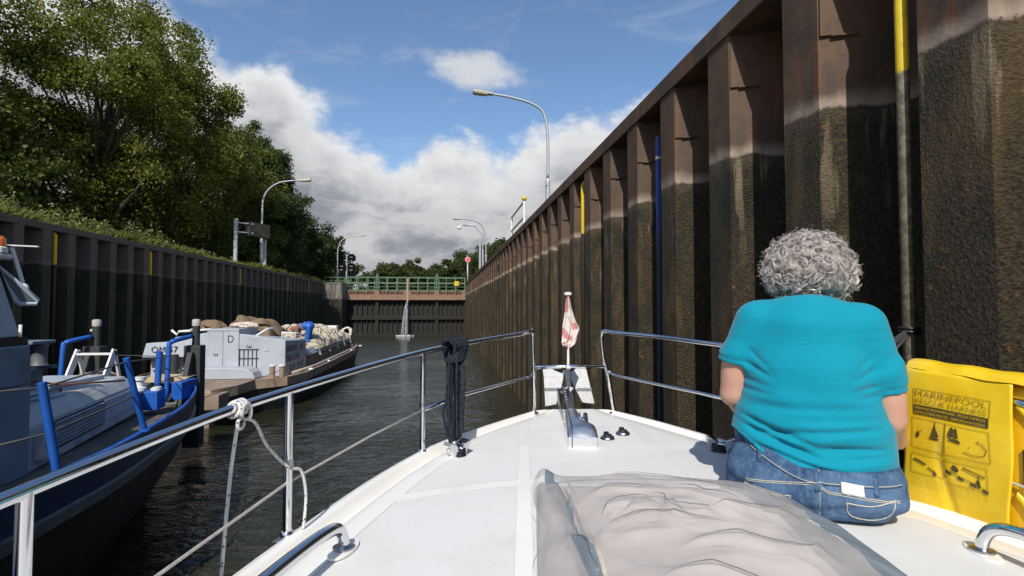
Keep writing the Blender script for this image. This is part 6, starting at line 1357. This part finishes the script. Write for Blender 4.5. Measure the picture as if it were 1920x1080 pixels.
rw_ = np.random.default_rng(21); WR = [(rw_.uniform(0, pi), rw_.uniform(3, 9), rw_.uniform(0, 6), rw_.uniform(.35, 1)) for _ in range(9)]
CR = [(np.array(a), np.array(b_), w_, h_) for a, b_, w_, h_ in (((.40, 1.52), (.68, 1.55), .05, .030), ((.66, 1.555), (.82, 1.36), .06, .035), ((.55, 1.78), (.96, 1.52), .07, .028), ((.38, 1.34), (.575, 1.46), .04, .038), ((.57, 1.47), (.62, 1.30), .03, .030), ((.58, 1.315), (.72, 1.37), .04, .032), ((.71, 1.37), (.93, 1.30), .06, .036), ((.38, 1.33), (.74, 1.29), .05, .030),
    ((.52, 1.18), (.88, 1.10), .07, .035), ((.42, 1.05), (.72, .92), .06, .035), ((.30, 1.74), (.24, 1.30), .03, .045), ((.26, 1.40), (.36, 1.12), .04, .045), ((.95, 1.58), (1.06, 1.30), .03, .025), ((.93, 1.25), (1.02, 1.02), .03, .028), ((.80, 1.25), (.83, 1.05), .04, .022), ((.44, 1.68), (.66, 1.72), .03, .018))]
def crease(x, y):
    h = 0; q = np.array((x, y))
    for a, b_, w_, h_ in CR:
        ab = b_-a; t = ((q-a)@ab)/(ab@ab); tt = min(1, max(0, t)); nn = np.array((-ab[1], ab[0]))/np.linalg.norm(ab); s_ = (q-a)@nn+.020*sin(7*t+5*a[0]); e = max(0, 1-abs(2*tt-1)**3)*(1 if -.02 < t < 1.02 else 0)
        h += h_*e*(np.exp(-max(0, s_)/w_*2.0) if s_ > 0 else np.exp(s_/w_*3.2))
    return h
def wrinkle(x, y, seed=0, k=1.0):
    h = 0
    for a, f_, ph, am in WR:
        a += seed; s_ = x*cos(a)+y*sin(a)+.10*sin(5*(x*sin(a)-y*cos(a))+ph); h += am*(1-abs(sin(s_*f_*k+ph)))**3
    return h/3
def blur(P, n=2):
    for _ in range(n):
        z = np.pad(P[..., 2], 1, mode='edge'); P[..., 2] = (z[1:-1, 1:-1]*4+z[:-2, 1:-1]*2+z[2:, 1:-1]*2+z[1:-1, :-2]*2+z[1:-1, 2:]*2+z[:-2, :-2]+z[2:, 2:]+z[:-2, 2:]+z[2:, :-2])/16
    return P
def puff(u, v, e=5): return (max(0, 1-abs(2*u-1)**e)*max(0, 1-abs(2*v-1)**e))**.45
nu, nv = 90, 110
P = np.zeros((nu, nv, 3))
for i, u in enumerate(np.linspace(0, 1, nu)):
    for j, v in enumerate(np.linspace(0, 1, nv)):
        q = bil(IN, u, v); f_ = puff(u, v, 5); P[i, j] = (q[0], q[1], hdeck(*q)+f_*(.075+.030*wrinkle(q[0], q[1], 1.1, 1.0)+.85*crease(q[0], q[1]))+.001)
mb = MB(); mb.grid(blur(P, 3)); cu = mb.build('cushion', MBG, hc, True)
def netz(x, y, u, v): return hdeck(x, y)+.006+puff(u, v, 4)*(.100+.035*wrinkle(x, y, 1.1, 1.0)+.010*sin(7*x+3*y)+crease(x, y))
nu, nv = 130, 150; P = np.zeros((nu, nv, 3)); UV = []
for i, u in enumerate(np.linspace(0, 1, nu)):
    for j, v in enumerate(np.linspace(0, 1, nv)):
        q = bil(OUT_, u, v); ed = (.030*sin(7*v+2)+.012*sin(19*v))*(u < .5)*(1-2*u)+.012*sin(13*u)*(v < .3)
        x, y = q[0]-(ed+.045*sin(pi*min(1, v*1.5)))*(1-2*u if u < .5 else 0)+.075*sin(pi*min(1, v*1.25))*max(0, 2*u-1)**2, q[1]+ed*.6*(v < .2)
        corner = .05*np.exp(-((u-.03)/.06)**2-((v-.03)/.05)**2); P[i, j] = (x, y, netz(x, y, u, v)+corner)
mb = MB(); mb.grid(blur(P, 3)); nt = mb.build('net', [M_NETG, M_NETB], hc, True)
mi = np.zeros(len(nt.data.polygons), np.int32)
for k_, pg in enumerate(nt.data.polygons):
    i, j = divmod(k_, nv-1); u, v = i/nu, j/nv
    if .040+.075*v+.006*sin(v*19) < u < .078+.09*v+.004*sin(v*13): mi[k_] = 1
    if u > .925-.135*v+.012*sin(v*11): mi[k_] = 1
nt.data.polygons.foreach_set('material_index', mi)
# second, collapsed layer of net: loose side gusset on the left, flap on the right
for nm, quad, h0, sd_ in (('loose_gusset', [(.33, 1.88), (.41, 1.86), (.30, .62), (.10, .55)], .085, 2.0), ('folded_flap', [(.385, 1.335), (.570, 1.445), (.578, 1.44), (.615, 1.295)], .118, 4.1)):
    nu, nv = 40, 70; P = np.zeros((nu, nv, 3))
    for i, u in enumerate(np.linspace(0, 1, nu)):
        for j, v in enumerate(np.linspace(0, 1, nv)):
            q = bil(quad, u, v); f_ = puff(u, v, 3) if nm != 'folded_flap' else .8+.2*puff(u, v, 3); P[i, j] = (q[0], q[1]+.012*sin(u*11), hdeck(*q)+.008+f_*(h0+.05*wrinkle(q[0], q[1], sd_, 1.6)))
    mb = MB(); mb.grid(blur(P, 2)); mb.build(nm, M_NETB if nm == 'side_flap' else M_NETG, hc, True)
# hems and fold lines
M_HEM = M('grey_hem', (0.13, 0.135, 0.145), .8, var=.3, sc=90); M_TAPE = M('beige_stitched_tape', (0.50, 0.43, 0.37), .9, var=.3, sc=140)
def draped(pts, off, seg=10):
    out_ = []
    for q in catmull([(*p_, 0) for p_ in pts], seg):
        # locate on the net by inverse bilinear search
        best = None; u, v = .5, .5
        for _ in range(25):
            e = bil(OUT_, u, v)-q[:2]; du_ = (bil(OUT_, u+.01, v)-bil(OUT_, u-.01, v))/.02; dv_ = (bil(OUT_, u, v+.01)-bil(OUT_, u, v-.01))/.02
            A = np.array([[du_[0], dv_[0]], [du_[1], dv_[1]]]); s_ = np.linalg.solve(A, -e); u += s_[0]*.8; v += s_[1]*.8
        u, v = min(1, max(0, u)), min(1, max(0, v)); out_.append((q[0], q[1], netz(q[0], q[1], u, v)+off))
    return out_
for a, b_, w_, h_ in CR[:13]:
    ab = b_-a; nn = np.array((-ab[1], ab[0]))/np.linalg.norm(ab); pts = [tuple(a+ab*t-nn*(.020*sin(7*t+5*a[0]))) for t in np.linspace(.06, .94, 7)]
    mb = MB(); c_ = draped(pts, -.0005, 6); mb.tube(c_, [.0012*max(.12, 1-abs(2*k/len(c_)-1)**2) for k in range(len(c_))], 6); mb.build('fold_line', M_HEM, hc, True)
for pts, r in (([bil(OUT_, u, .012) for u in np.linspace(0, 1, 9)], .0022),):
    mb = MB(); mb.tube(draped([tuple(p_) for p_ in pts], .001), r, 6); mb.build('hem', M_HEM, hc, True)
mb = MB(); c_ = [bil(OUT_, .082+.09*v, v) for v in np.linspace(.03, 1, 14)]; a_ = draped([tuple(p_) for p_ in c_], .003, 6); mb.grid(np.array([[(q[0]+w_, q[1], q[2]+.001) for w_ in (-.005, .005)] for q in a_])); mb.build('stitched_tape', M_TAPE, hc, True)
